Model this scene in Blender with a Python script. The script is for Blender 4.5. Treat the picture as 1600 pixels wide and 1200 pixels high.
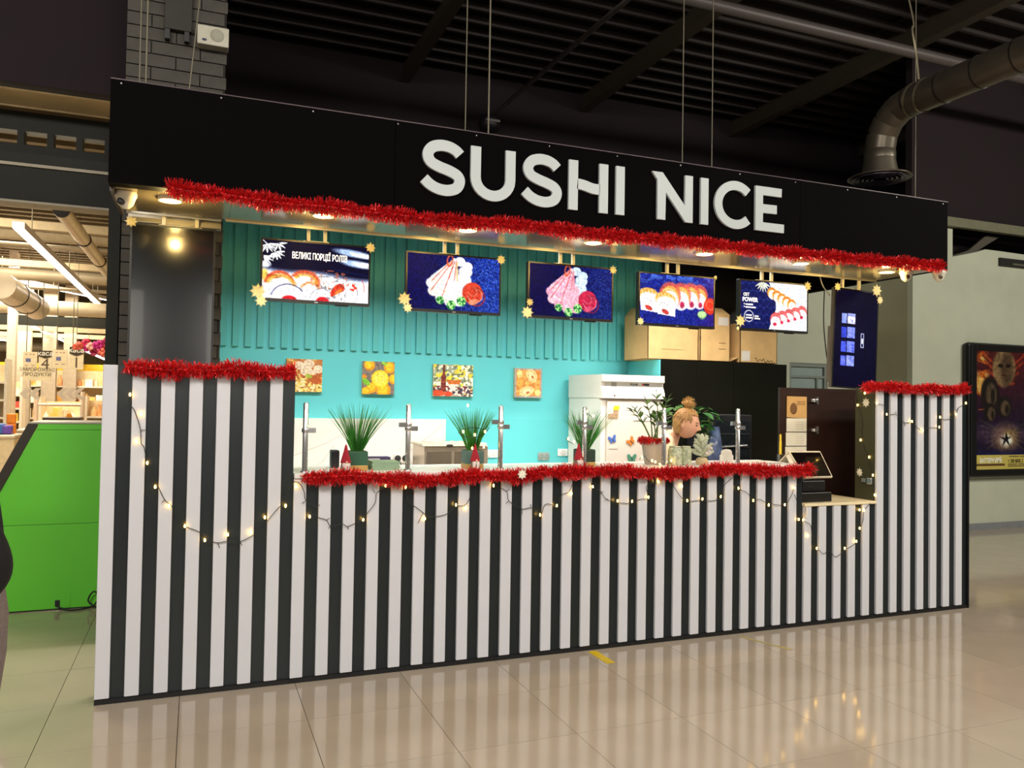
import bpy, bmesh, math, random
import numpy as np
from mathutils import Vector, Matrix
random.seed(7); RNG = np.random.default_rng(7)
for o in list(bpy.data.objects): bpy.data.objects.remove(o, do_unlink=True)
S = bpy.context.scene; COL = S.collection
PI = math.pi

# ------------------------------------------------------------------ camera
FPX = 1241.32
CF = Vector((0.36888976, 0.92917706, 0.02345913)); CR = Vector((0.92917714, -0.36929174, 0.01592027))
CU = Vector((-0.02345601, -0.01592486, 0.99959803)); CC = Vector((0.456, -4.632, 1.6))
cam = bpy.data.cameras.new('camera'); cam_o = bpy.data.objects.new('camera', cam); COL.objects.link(cam_o)
cam.sensor_fit = 'HORIZONTAL'; cam.sensor_width = 36.0; cam.lens = FPX / 1600 * 36.0
cam.clip_start = 0.05; cam.clip_end = 200
cam_o.matrix_world = Matrix(((CR.x, CU.x, -CF.x, CC.x), (CR.y, CU.y, -CF.y, CC.y), (CR.z, CU.z, -CF.z, CC.z), (0, 0, 0, 1)))
S.camera = cam_o
def at(px, py, Y):
    "point of the plane y = Y seen at a photo position (1600 x 1200)"
    d = CF + CR * ((px - 800) / FPX) - CU * ((py - 600) / FPX)
    return CC + d * ((Y - CC.y) / d.y)
def atx(px, py, X):
    d = CF + CR * ((px - 800) / FPX) - CU * ((py - 600) / FPX)
    return CC + d * ((X - CC.x) / d.x)

# ------------------------------------------------------------------ world, lights, exposure
S.view_settings.view_transform = 'Standard'; S.view_settings.look = 'None'
S.view_settings.exposure = 0.0; S.view_settings.gamma = 1.0; S.view_settings.use_curve_mapping = False
W = bpy.data.worlds.new('hall_ambience'); S.world = W; W.use_nodes = True
W.node_tree.nodes['Background'].inputs[0].default_value = (0.55, 0.50, 0.46, 1)
W.node_tree.nodes['Background'].inputs[1].default_value = 0.10
def area(name, loc, size, power, color, target=None, spread=180):
    l = bpy.data.lights.new(name, 'AREA'); l.shape = 'RECTANGLE'; l.size, l.size_y = size
    l.energy = power; l.color = color; l.spread = math.radians(spread)
    o = bpy.data.objects.new(name, l); COL.objects.link(o); o.location = loc
    if target is not None:
        o.rotation_euler = (Vector(target) - Vector(loc)).to_track_quat('-Z', 'Y').to_euler()
    return o
WARM = (1.0, 0.86, 0.68); NEUT = (1.0, 0.95, 0.88); COOL = (0.92, 0.97, 1.0)
# assumed hall lamps, unseen, hanging high above and behind the photographer, aimed down into the hall
area('assumed_hall_lamp', (-2.2, -5.5, 5.2), (2.4, 0.5), 300, NEUT, (-0.3, 0.5, 0))
area('assumed_hall_lamp', (2.5, -6.5, 5.2), (2.4, 0.5), 190, NEUT, (2.5, -2.5, 0))
area('assumed_hall_lamp', (6.5, -6.0, 5.2), (2.4, 0.5), 190, NEUT, (5.5, -2.0, 0))
area('assumed_hall_lamp', (10.5, -4.0, 5.2), (2.4, 0.5), 270, (1.0, 0.97, 0.84), (10.0, 1.5, 0.8))
# the stall's work lamps, unseen and assumed, under its roof, behind the sign
for x in (1.5, 3.0, 4.5):
    area('assumed_stall_lamp', (x, 1.15, 3.05), (1.1, 0.22), 36, (1.0, 0.97, 0.93), (x, 1.35, 0.9), 130)
# supermarket lamps over its aisles
for (x, y, e) in ((-2.6, 5.5, 300), (-2.8, 10.0, 240), (-3.2, 14.5, 420), (-3.6, 18.0, 600)):
    area('store_lamp', (x, y, 4.3), (2.0, 2.6), e, (1.0, 0.88, 0.68), (x, y + 0.01, 0))

area('store_soffit_fill', (-1.6, 2.7, 3.05), (2.6, 0.1), 16, (1.0, 0.85, 0.6), (-1.6, 1.75, 3.7))  # added fill light, unseen, brightens the beige soffit behind the store header

# ------------------------------------------------------------------ materials
def lin(c):
    if isinstance(c, str): c = [int(c[i:i + 2], 16) / 255 for i in (0, 2, 4)]
    return [v / 12.92 if v <= 0.04045 else ((v + 0.055) / 1.055) ** 2.4 for v in c]
MATS = {}
def M(name, col='808080', rough=0.5, metal=0.0, var=0.08, scale=14.0, bump=0.0, emit=0.0, trans=0.0, coat=0.0, stretch=(1, 1, 1), spec=0.5):
    "procedural material: base colour varied by object-space noise, optional fine relief"
    if name in MATS: return MATS[name]
    m = bpy.data.materials.new(name); m.use_nodes = True; nt = m.node_tree; N = nt.nodes; L = nt.links
    b = N['Principled BSDF']; c = lin(col)
    tc = N.new('ShaderNodeTexCoord'); mp = N.new('ShaderNodeMapping'); mp.inputs['Scale'].default_value = stretch
    nz = N.new('ShaderNodeTexNoise'); nz.inputs['Scale'].default_value = scale; nz.inputs['Detail'].default_value = 4
    L.new(tc.outputs['Object'], mp.inputs['Vector']); L.new(mp.outputs['Vector'], nz.inputs['Vector'])
    rp = N.new('ShaderNodeValToRGB'); e = rp.color_ramp.elements
    e[0].position = 0.3; e[1].position = 0.7
    e[0].color = (*[v * (1 - var) for v in c], 1); e[1].color = (*[min(1, v * (1 + var)) for v in c], 1)
    L.new(nz.outputs['Fac'], rp.inputs['Fac']); L.new(rp.outputs['Color'], b.inputs['Base Color'])
    b.inputs['Roughness'].default_value = rough; b.inputs['Metallic'].default_value = metal
    b.inputs['Coat Weight'].default_value = coat; b.inputs['Specular IOR Level'].default_value = spec
    if trans: b.inputs['Transmission Weight'].default_value = trans
    if emit:
        L.new(rp.outputs['Color'], b.inputs['Emission Color']); b.inputs['Emission Strength'].default_value = emit
    if bump:
        bp = N.new('ShaderNodeBump'); bp.inputs['Strength'].default_value = bump; bp.inputs['Distance'].default_value = 0.01
        L.new(nz.outputs['Fac'], bp.inputs['Height']); L.new(bp.outputs['Normal'], b.inputs['Normal'])
    MATS[name] = m; return m
def M_print(name, emit=0.0, rough=0.5):
    "flat print or screen: colours from the mesh's own colour attribute"
    if name in MATS: return MATS[name]
    m = bpy.data.materials.new(name); m.use_nodes = True; nt = m.node_tree; b = nt.nodes['Principled BSDF']
    a = nt.nodes.new('ShaderNodeVertexColor'); a.layer_name = 'Col'
    b.inputs['Roughness'].default_value = rough; b.inputs['Specular IOR Level'].default_value = 0.5 if not emit else 0.03
    if emit:
        nt.links.new(a.outputs['Color'], b.inputs['Emission Color']); b.inputs['Emission Strength'].default_value = emit
        b.inputs['Base Color'].default_value = (0.002, 0.002, 0.003, 1)
    else: nt.links.new(a.outputs['Color'], b.inputs['Base Color'])
    MATS[name] = m; return m
def M_glass(name, tint=(1, 1, 1), rough=0.02, fac=0.06):
    if name in MATS: return MATS[name]
    m = bpy.data.materials.new(name); m.use_nodes = True; nt = m.node_tree; N = nt.nodes; L = nt.links
    N.remove(N['Principled BSDF']); out = N['Material Output']
    t = N.new('ShaderNodeBsdfTransparent'); t.inputs[0].default_value = (*tint, 1)
    g = N.new('ShaderNodeBsdfGlossy'); g.inputs['Roughness'].default_value = rough
    fr = N.new('ShaderNodeFresnel'); fr.inputs['IOR'].default_value = 1.45
    ge = N.new('ShaderNodeNewGeometry'); iv = N.new('ShaderNodeMath'); iv.operation = 'SUBTRACT'; iv.inputs[0].default_value = 1; L.new(ge.outputs['Backfacing'], iv.inputs[1]); mu = N.new('ShaderNodeMath'); mu.operation = 'MULTIPLY'; L.new(fr.outputs[0], mu.inputs[0]); L.new(iv.outputs[0], mu.inputs[1])
    mx = N.new('ShaderNodeMixShader'); L.new(mu.outputs[0], mx.inputs[0]); L.new(t.outputs[0], mx.inputs[1]); L.new(g.outputs[0], mx.inputs[2])
    L.new(mx.outputs[0], out.inputs['Surface']); MATS[name] = m; return m

# ------------------------------------------------------------------ mesh helpers
class MB:
    "collects simple shapes and links them as ONE mesh object"
    def __init__(s): s.v = []; s.f = []; s.sm = []
    def add(s, vs, fs, smooth=False):
        o = len(s.v); s.v += [Vector(p) for p in vs]; s.f += [tuple(i + o for i in f) for f in fs]; s.sm += [smooth] * len(fs); return s
    def box(s, x0, x1, y0, y1, z0, z1, bev=0.0):
        if bev <= 0:
            return s.add([(x0, y0, z0), (x1, y0, z0), (x1, y1, z0), (x0, y1, z0), (x0, y0, z1), (x1, y0, z1), (x1, y1, z1), (x0, y1, z1)],
                         [(3, 2, 1, 0), (4, 5, 6, 7), (0, 1, 5, 4), (1, 2, 6, 5), (2, 3, 7, 6), (3, 0, 4, 7)])
        bm = bmesh.new(); bmesh.ops.create_cube(bm, size=1)
        for v in bm.verts: v.co = Vector(((x0 + x1) / 2 + v.co.x * (x1 - x0), (y0 + y1) / 2 + v.co.y * (y1 - y0), (z0 + z1) / 2 + v.co.z * (z1 - z0)))
        bmesh.ops.bevel(bm, geom=bm.edges[:], offset=bev, segments=2, affect='EDGES', profile=0.5)
        return s.bm(bm)
    def bm(s, bm, smooth=False):
        bm.verts.index_update(); s.add([v.co.copy() for v in bm.verts], [[v.index for v in f.verts] for f in bm.faces], smooth); bm.free(); return s
    def tube(s, pts, r, n=8, cap=True, smooth=True):
        "tube along points; r is one radius or one per point"
        pts = [Vector(p) for p in pts]; rr = r if isinstance(r, (list, tuple)) else [r] * len(pts)
        vs = []; fs = []; up = None
        for i, p in enumerate(pts):
            t = (pts[min(i + 1, len(pts) - 1)] - pts[max(i - 1, 0)]).normalized()
            if up is None: up = Vector((0, 0, 1)) if abs(t.z) < 0.9 else Vector((1, 0, 0))
            a = t.cross(up); a = a.normalized() if a.length > 1e-6 else t.orthogonal().normalized()
            b = a.cross(t).normalized(); up = b
            for k in range(n):
                q = 2 * PI * k / n; vs.append(p + (a * math.cos(q) + b * math.sin(q)) * rr[i])
        for i in range(len(pts) - 1):
            for k in range(n): k2 = (k + 1) % n; fs.append((i * n + k, i * n + k2, (i + 1) * n + k2, (i + 1) * n + k))
        s.add(vs, fs, smooth)
        if cap:
            s.add(vs[:n], [tuple(reversed(range(n)))]); s.add(vs[-n:], [tuple(range(n))])
        return s
    def lathe(s, prof, c=(0, 0, 0), n=20, sx=1.0, sy=1.0, smooth=True):
        "profile of (radius, height) turned about a vertical axis at c"
        c = Vector(c); vs = []; fs = []
        for r, z in prof:
            for k in range(n): q = 2 * PI * k / n; vs.append(c + Vector((r * math.cos(q) * sx, r * math.sin(q) * sy, z)))
        for i in range(len(prof) - 1):
            for k in range(n): k2 = (k + 1) % n; fs.append((i * n + k, i * n + k2, (i + 1) * n + k2, (i + 1) * n + k))
        s.add(vs, fs, smooth)
        if prof[0][0] > 1e-5: s.add(vs[:n], [tuple(reversed(range(n)))])
        if prof[-1][0] > 1e-5: s.add(vs[-n:], [tuple(range(n))])
        return s
    def ball(s, c, r, n=12, m=8, sc=(1, 1, 1)):
        prof = [(max(1e-6, math.sin(PI * i / m)) , -math.cos(PI * i / m)) for i in range(m + 1)]
        c = Vector(c); vs = []; fs = []
        for a, z in prof:
            for k in range(n): q = 2 * PI * k / n; vs.append(c + Vector((r * sc[0] * a * math.cos(q), r * sc[1] * a * math.sin(q), r * sc[2] * z)))
        for i in range(m):
            for k in range(n): k2 = (k + 1) % n; fs.append((i * n + k, i * n + k2, (i + 1) * n + k2, (i + 1) * n + k))
        return s.add(vs, fs, True)
    def prism(s, poly, y0, y1, axis='y'):
        "polygon given in (x, z) pushed along y (or (y, z) along x, (x, y) along z)"
        n = len(poly)
        def P(a, b, t): return (a, t, b) if axis == 'y' else ((t, a, b) if axis == 'x' else (a, b, t))
        vs = [P(a, b, y0) for a, b in poly] + [P(a, b, y1) for a, b in poly]
        fs = [tuple(range(n)), tuple(reversed(range(n, 2 * n)))] + [(i, i + n, (i + 1) % n + n, (i + 1) % n) for i in range(n)]
        return s.add(vs, fs)
    def ribbon(s, pts, w, normal):
        "flat strip along points, w wide"
        nrm = Vector(normal); vs = []; fs = []
        ww = w if isinstance(w, (list, tuple)) else [w] * len(pts)
        for i, p in enumerate(pts):
            p = Vector(p); t = (Vector(pts[min(i + 1, len(pts) - 1)]) - Vector(pts[max(i - 1, 0)])).normalized()
            d = t.cross(nrm).normalized() * ww[i] * 0.5; vs += [p - d, p + d]
        for i in range(len(pts) - 1): fs.append((2 * i, 2 * i + 1, 2 * i + 3, 2 * i + 2))
        return s.add(vs, fs)
    def xf(s, mat):
        s.v = [mat @ p for p in s.v]; return s
    def build(s, name, mat, parent=None, local=False, weld=False):
        vs = s.v
        if parent is not None and not local:
            inv = world(parent).inverted(); vs = [inv @ p for p in vs]
        lo = [min(p[i] for p in vs) for i in range(3)]; hi = [max(p[i] for p in vs) for i in range(3)]
        c = Vector(((lo[0] + hi[0]) / 2, (lo[1] + hi[1]) / 2, lo[2]))
        me = bpy.data.meshes.new(name); me.from_pydata([p - c for p in vs], [], s.f)
        me.polygons.foreach_set('use_smooth', s.sm); me.validate(clean_customdata=False)
        if weld or not any(s.sm):
            bm = bmesh.new(); bm.from_mesh(me); bmesh.ops.recalc_face_normals(bm, faces=bm.faces); bm.to_mesh(me); bm.free()
        me.materials.append(mat); me.update()
        o = bpy.data.objects.new(name, me); COL.objects.link(o); o.location = c
        if parent is not None: o.parent = parent
        return o
def world(o):
    m = Matrix.LocRotScale(o.location, o.rotation_euler, o.scale)
    return world(o.parent) @ m if o.parent else m
def tag(o, label=None, cat=None, group=None, kind=None):
    if label: o['label'] = label
    if cat: o['category'] = cat
    if group: o['group'] = group
    if kind: o['kind'] = kind
    return o
def thing(name, label, cat, loc=(0, 0, 0), rot=(0, 0, 0), group=None):
    o = bpy.data.objects.new(name, None); COL.objects.link(o); o.location = loc; o.rotation_euler = rot; o.empty_display_size = 0.1
    return tag(o, label, cat, group)
def struct(name, mb, mat, parent=None):
    o = mb.build(name, mat, parent)
    if parent is None: tag(o, kind='structure')
    return o
def copy_tree(o, parent=None):
    c = o.copy(); COL.objects.link(c); c.parent = parent
    for ch in list(o.children): copy_tree(ch, c)
    return c
def share(o, loc, parent=None, rot=None):
    "a copy of one mesh object that shares its mesh"
    c = o.copy(); COL.objects.link(c); c.location = loc; c.parent = parent
    if rot is not None: c.rotation_euler = rot
    return c
def text_mb(body, size, depth, bold=0.0, sx=1.0, align='CENTER'):
    cu = bpy.data.curves.new('t', 'FONT'); cu.body = body; cu.size = size; cu.extrude = depth; cu.offset = bold
    cu.align_x = align; cu.align_y = 'CENTER'; cu.resolution_u = 3
    o = bpy.data.objects.new('t', cu); COL.objects.link(o)
    me = bpy.data.meshes.new_from_object(o.evaluated_get(bpy.context.evaluated_depsgraph_get()))
    mb = MB(); mb.add([Vector((v.co.x * sx, v.co.z * -1.0, v.co.y)) for v in me.vertices], [tuple(p.vertices) for p in me.polygons])
    bpy.data.objects.remove(o); bpy.data.curves.remove(cu); bpy.data.meshes.remove(me); return mb
def put_text(name, body, size, loc, mat, parent, bold=0.0, sx=1.0, depth=0.0006, rotz=0.0, local=False, align='CENTER'):
    mb = text_mb(body, size, depth, bold, sx, align)
    mb.xf(Matrix.Translation(Vector(loc)) @ Matrix.Rotation(rotz, 4, 'Z'))
    return mb.build(name, mat, parent, local=local)

# ------------------------------------------------------------------ small painter for flat prints and screens
class Canvas:
    def __init__(s, w, h, col):
        s.w, s.h = w, h; s.a = np.zeros((h, w, 3)) + np.array(Canvas.c(col))
        s.x, s.y = np.meshgrid((np.arange(w) + 0.5) / w, (np.arange(h) + 0.5) / h); s.asp = w / h
    @staticmethod
    def c(c): return [int(c[i:i + 2], 16) / 255 for i in (0, 2, 4)] if isinstance(c, str) else list(c)
    def mix(s, m, col):
        m = np.clip(m, 0, 1)[..., None]; s.a = s.a * (1 - m) + np.array(Canvas.c(col)) * m; return s
    def noise(s, n, seed=0):
        r = np.random.default_rng(seed).random((n + 2, int(n * s.asp) + 3)); gx = s.x * n * s.asp; gy = s.y * n
        i = gx.astype(int); j = gy.astype(int); fx = gx - i; fy = gy - j; fx = fx * fx * (3 - 2 * fx); fy = fy * fy * (3 - 2 * fy)
        return (r[j, i] * (1 - fx) + r[j, i + 1] * fx) * (1 - fy) + (r[j + 1, i] * (1 - fx) + r[j + 1, i + 1] * fx) * fy
    def ell(s, cx, cy, rx, ry, col, ang=0, soft=0.12, op=1.0, cut=None):
        dx = (s.x - cx) * s.asp; dy = s.y - cy; c_, s_ = math.cos(ang), math.sin(ang)
        d = np.hypot((dx * c_ + dy * s_) / rx, (-dx * s_ + dy * c_) / ry)
        m = np.clip((1 - d) / soft + 0.5, 0, 1)
        if cut is not None: m = m * cut
        return s.mix(m * op, col)
    def ring(s, cx, cy, rx, ry, w, col, ang=0, op=1.0, a0=None, a1=None):
        dx = (s.x - cx) * s.asp; dy = s.y - cy; c_, s_ = math.cos(ang), math.sin(ang)
        u = (dx * c_ + dy * s_) / rx; v = (-dx * s_ + dy * c_) / ry; d = np.hypot(u, v)
        m = np.clip(1.3 - np.abs(d - 1) / w, 0, 1)
        if a0 is not None: t = np.arctan2(-v, u); m = m * ((t > a0) & (t < a1))
        return s.mix(m * op, col)
    def poly(s, pts, col, op=1.0):
        m = np.zeros_like(s.x, bool); n = len(pts)
        for i in range(n):
            x1, y1 = pts[i]; x2, y2 = pts[(i + 1) % n]
            cnd = ((y1 > s.y) != (y2 > s.y)) & (s.x < (x2 - x1) * (s.y - y1) / ((y2 - y1) if y2 != y1 else 1e-9) + x1); m ^= cnd
        return s.mix(m * op, col)
    def line(s, x1, y1, x2, y2, w, col, op=1.0):
        ax, ay, bx, by = x1 * s.asp, y1, x2 * s.asp, y2; px = s.x * s.asp; py = s.y
        L2 = max(1e-9, (bx - ax) ** 2 + (by - ay) ** 2); t = np.clip(((px - ax) * (bx - ax) + (py - ay) * (by - ay)) / L2, 0, 1)
        d = np.hypot(px - ax - t * (bx - ax), py - ay - t * (by - ay)); return s.mix(np.clip(1.3 - d / w, 0, 1) * op, col)
    def mesh(s, name, w, h, mat, parent, origin, grain=0.22):
        "upright flat sheet in the x-z plane, facing -y, lower left corner at origin"
        W_, H_ = s.w, s.h; me = bpy.data.meshes.new(name)
        gx, gz = np.meshgrid(np.linspace(0, w, W_) - w / 2, np.linspace(h, 0, H_)); v = np.stack([gx.ravel(), 0 * gx.ravel(), gz.ravel()], 1)
        i = (np.arange(H_ - 1)[:, None] * W_ + np.arange(W_ - 1)[None]).ravel(); f = np.stack([i, i + W_, i + W_ + 1, i + 1], 1)
        me.from_pydata(v.tolist(), [], f.tolist())
        at_ = me.color_attributes.new('Col', 'FLOAT_COLOR', 'POINT'); a = np.clip(s.a, 0, 1)
        a = np.clip(a * (1 + grain * ((s.noise(38, 31) - .5) * 1.4 + (s.noise(75, 32) - .5) * 1.4)[..., None]), 0, 1)
        a = np.where(a <= 0.04045, a / 12.92, ((a + 0.055) / 1.055) ** 2.4)
        at_.data.foreach_set('color', np.concatenate([a.reshape(-1, 3), np.ones((W_ * H_, 1))], 1).astype(np.float32).ravel())
        me.materials.append(mat); o = bpy.data.objects.new(name, me); COL.objects.link(o)
        o.location = Vector(origin) + Vector((w / 2, 0, 0)); o.parent = parent; return o

# ================================================================== THE SETTING
# ---- floor: 60 x 60 cm polished tiles on a grout bed
def floor_material():
    m = M('polished_tile', 'AE9F8C', 0.1, 0, 0.05, 3.0, spec=0.8)
    nt = m.node_tree; N = nt.nodes; L = nt.links; b = N['Principled BSDF']
    oi = N.new('ShaderNodeObjectInfo'); mr = N.new('ShaderNodeMapRange'); mr.inputs[3].default_value = 0.95; mr.inputs[4].default_value = 1.03
    L.new(oi.outputs['Random'], mr.inputs[0]); src = b.inputs['Base Color'].links[0].from_socket
    vm = N.new('ShaderNodeVectorMath'); vm.operation = 'SCALE'; L.new(src, vm.inputs[0]); L.new(mr.outputs[0], vm.inputs['Scale'])
    L.new(vm.outputs[0], b.inputs['Base Color'])
    nz = N.new('ShaderNodeTexNoise'); nz.inputs['Scale'].default_value = 6; tc = N.new('ShaderNodeTexCoord'); L.new(tc.outputs['Object'], nz.inputs['Vector'])
    r2 = N.new('ShaderNodeMapRange'); r2.inputs[3].default_value = 0.05; r2.inputs[4].default_value = 0.13
    L.new(nz.outputs['Fac'], r2.inputs[0]); L.new(r2.outputs[0], b.inputs['Roughness'])
    return m
m_tile = floor_material(); m_grout = M('tile_grout', '4A4238', 0.9)
floor = struct('floor', MB().box(-10, 16, -11, 36, -0.06, -0.010), m_grout)
TX, TY, TP = 0.41, -0.54, 0.60
tile0 = None; cells = {}
def is_near(i, j):
    x, y = TX + (i + .5) * TP, TY + (j + .5) * TP
    if 0.35 < x < 6.3 and 0.1 < y < 3: return False
    return (-1.5 < x < 8 and -3.2 < y < 0.4) or (6.2 < x < 11.3 and 0 <= y < 3.0) or (-1.9 < x < 0 and 0 <= y < 2.2)
rest = MB()
for i in range(-17, 26):
    for j in range(-17, 60):
        x, y = TX + i * TP, TY + j * TP
        if is_near(i, j):
            c = Vector((x + TP / 2, y + TP / 2, -0.009))
            if tile0 is None:
                mb = MB().box(x + .0015, x + TP - .0015, y + .0015, y + TP - .0015, -0.009, 0.0); tile0 = mb.build('tile', m_tile, floor)
                T0 = tile0.location.copy(); C0 = c
            else: share(tile0, T0 + (c - C0), floor)
        else:
            rest.add([(x + .0015, y + .0015, 0), (x + TP - .0015, y + .0015, 0), (x + TP - .0015, y + TP - .0015, 0), (x + .0015, y + TP - .0015, 0)], [(0, 1, 2, 3)])
tag(rest.build('tile_field', m_tile, floor), kind='stuff')
tag(MB().box(2.845, 2.905, -0.27, -0.02, 0.0006, 0.0016).build('floor_marking_tape', M('yellow_tape', 'D9B70C', 0.5)),
    'short strip of yellow tape on the floor at the counter foot', 'tape')
tag(MB().add([(4.13, -0.42, .001), (4.155, -0.42, .001), (4.02, -0.06, .001), (3.995, -0.06, .001)], [(0, 1, 2, 3)]).build('worn_floor_tape', M('pale_tape', 'B5A45A', 0.6)),
    'thin worn pale strip of tape on the floor before the till', 'tape')

# ---- mall walls
m_wall = M('mall_wall_paint', 'B4B7A3', 0.75, 0, 0.03, 4); m_dark = M('dark_bulkhead_paint', '17070E', 0.9, 0, 0.15, 3)
m_side = M('shaded_wall_paint', 'A09C82', 0.8, 0, 0.03, 4)  # wall paint darkened: shade of the side facing away put into the colour
poly = [(9.03, 0), (16, 0), (16, 3.70), (10.6, 3.78), (10.35, 3.78), (10.19, 3.73), (9.74, 3.63), (9.74, 4.0), (9.03, 4.0)]
struct('wall_right', MB().prism(poly, 2.98, 3.06), m_wall)
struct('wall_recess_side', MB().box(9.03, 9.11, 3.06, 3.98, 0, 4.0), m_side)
wr = struct('wall_recess', MB().box(5.0, 7.85, 3.9, 3.98, 0, 4.0).box(8.5, 9.03, 3.9, 3.98, 0, 4.0).box(7.85, 8.5, 3.9, 3.98, 2.2, 4.0), m_wall)
d = struct('door_1', MB().box(7.85, 8.5, 3.95, 3.99, 0, 2.2), M('frosted_door', '8E9C98', 0.3, 0, 0.06, 5))
MB().box(7.85, 8.5, 3.915, 3.95, 2.15, 2.2).box(7.85, 7.89, 3.915, 3.95, 0, 2.15).box(8.46, 8.5, 3.915, 3.95, 0, 2.15).box(7.89, 8.46, 3.92, 3.95, 2.0, 2.03).box(8.33, 8.36, 3.92, 3.95, 0, 2.0).build('door_frame', M('grey_door_frame', '788079', 0.5), d)
struct('baseboard_right', MB().box(9.03, 16, 2.955, 2.98, 0, 0.085), M('grey_skirting', '7E8082', 0.4))
m_hall = M('hall_paint', '6E6A62', 0.8, 0, 0.04, 2)
struct('wall_front', MB().box(-10, 16, -11.1, -11, 0, 6.46), m_hall); struct('wall_hall_left', MB().box(-10.1, -10, -11, 1.5, 0, 6.46), m_hall); struct('wall_hall_right', MB().box(16, 16.1, -11, 3.0, 0, 6.46), m_hall)
for k, x in enumerate((-2.3, 0.62)):                              # assumed shop windows, unseen: glowing panels added to reflect in the dark screen
    w_ = struct('window_%d' % (k + 1), MB().box(x, x + 1.75, -11.0, -10.97, 1.9, 3.7), M('assumed_window_glow', 'FFF6EA', .4, 0, .03, emit=6.0))
    MB().box(x - .06, x + 1.81, -11, -10.94, 1.84, 1.9).box(x - .06, x + 1.81, -11, -10.94, 3.7, 3.76).box(x - .06, x, -11, -10.94, 1.9, 3.7).box(x + 1.75, x + 1.81, -11, -10.94, 1.9, 3.7).box(x + .85, x + .9, -10.97, -10.94, 1.9, 3.7).build('window_frame', M('assumed_shop_frame', '2A2826', .5), w_)
struct('wall_back', MB().box(0.6, 16, 6.06, 6.2, 0, 6.5), m_dark)
struct('trim_1', MB().box(9.03, 16, 2.9, 2.98, 4.012, 4.135, 0.004), M('olive_ledge', '6B6A55', 0.7))
struct('trim_2', MB().box(9.03, 16, 3.0, 3.1, 4.135, 6.5), m_dark)
struct('trim_3', MB().box(9.6, 16, 3.5, 3.6, 3.4, 4.1), m_dark)
tag(MB().add([(9.75, 3.075, 3.64), (9.75, 3.075, 3.60), (10.2, 3.075, 3.71), (10.75, 3.075, 4.0), (10.5, 3.075, 4.0), (10.15, 3.075, 3.76)], [(0, 1, 2, 5), (5, 2, 3, 4)]).add([(9.75, 3.095, 3.64), (9.75, 3.095, 3.60), (10.2, 3.095, 3.71), (10.75, 3.095, 4.0), (10.5, 3.095, 4.0), (10.15, 3.095, 3.76)], [(5, 2, 1, 0), (4, 3, 2, 5)]).build('diagonal_brace', M('brace_steel', '4C463C', 0.6)),
    'dark steel brace crossing the opening above the right wall', 'brace')
tag(MB().tube([(9.76, 3.2, 3.7), (9.85, 3.25, 3.8), (10.0, 3.35, 3.86), (10.3, 3.495, 3.92)], 0.012, 6).build('loose_cable', M('grey_cable', '9A9288', 0.5)), 'pale loose cable inside the dark opening above the right wall', 'cable')
v = thing('wall_vent', 'dark slotted vent high on the right wall above the poster', 'vent', (11.2, 2.97, 3.58))
MB().box(10.6, 12, 2.95, 2.979, 3.575, 3.685).build('vent_frame', M('vent_black', '1A1815', 0.6), v); MB().box(10.85, 11.9, 2.944, 2.95, 3.60, 3.625).build('slat', M('vent_slat', '5A5646', 0.6), v)

# ---- steel roof of the hall
m_ceil = M('dark_roof_deck', '15070E', 0.9, 0, 0.2, 2); m_beam = M('dark_beam_paint', '3A3226', 0.6, 0, 0.1, 3)
ceil = struct('ceiling', MB().box(-10, 16, -11, 6.2, 6.46, 6.6), m_ceil)
b0 = None
for x in (-2.5, 0.25, 3.02, 5.78, 8.5, 11.2, 13.9):
    if b0 is None:
        b0 = MB().box(x - .075, x + .075, -10, 6.05, 6.0, 6.02).box(x - .01, x + .01, -10, 6.05, 6.02, 6.4).box(x - .075, x + .075, -10, 6.05, 6.4, 6.42).build('roof_beam', m_beam, ceil); bx, bl = x, b0.location.copy()
    else: share(b0, bl + Vector((x - bx, 0, 0)), ceil)
p0 = None
for k in range(30):
    y = 5.79 - 0.315 * k
    if p0 is None: p0 = MB().box(-4, 14, y - .022, y + .022, 6.25, 6.33).build('purlin', M('purlin_steel', '342C2A', 0.6, 0.0), ceil); py_, pl_ = y, p0.location.copy()
    else: share(p0, pl_ + Vector((0, y - py_, 0)), ceil)
tag(MB().tube([(1.5, 1.77, 5.5), (15, 1.77, 5.5)], 0.06, 12).build('sprinkler_main', M('dark_pipe', '4A4240', 0.45)), 'dark round pipe crossing the ceiling towards the duct', 'pipe')
tag(MB().tube([(4.36, 1.2, 5.6), (4.20, 5.7, 5.6)], 0.028, 10).build('ceiling_conduit', M('grey_conduit', '6A6260', 0.4, 0.3)), 'thin grey conduit running back under the ceiling beside the beams', 'pipe')
t = thing('ceiling_projector', 'black round floodlight at the end of the ceiling conduit', 'lamp', (4.12, 5.6, 5.35))
MB().lathe([(0.02, 0), (0.13, 0.02), (0.15, 0.10), (0.13, 0.2), (0.03, 0.24)], (4.12, 5.6, 5.33)).build('housing', M('black_metal', '141013', 0.5), t)
MB().box(4.02, 4.22, 5.44, 5.5, 5.42, 5.45).build('louvre', M('grey_conduit'), t)

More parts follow.
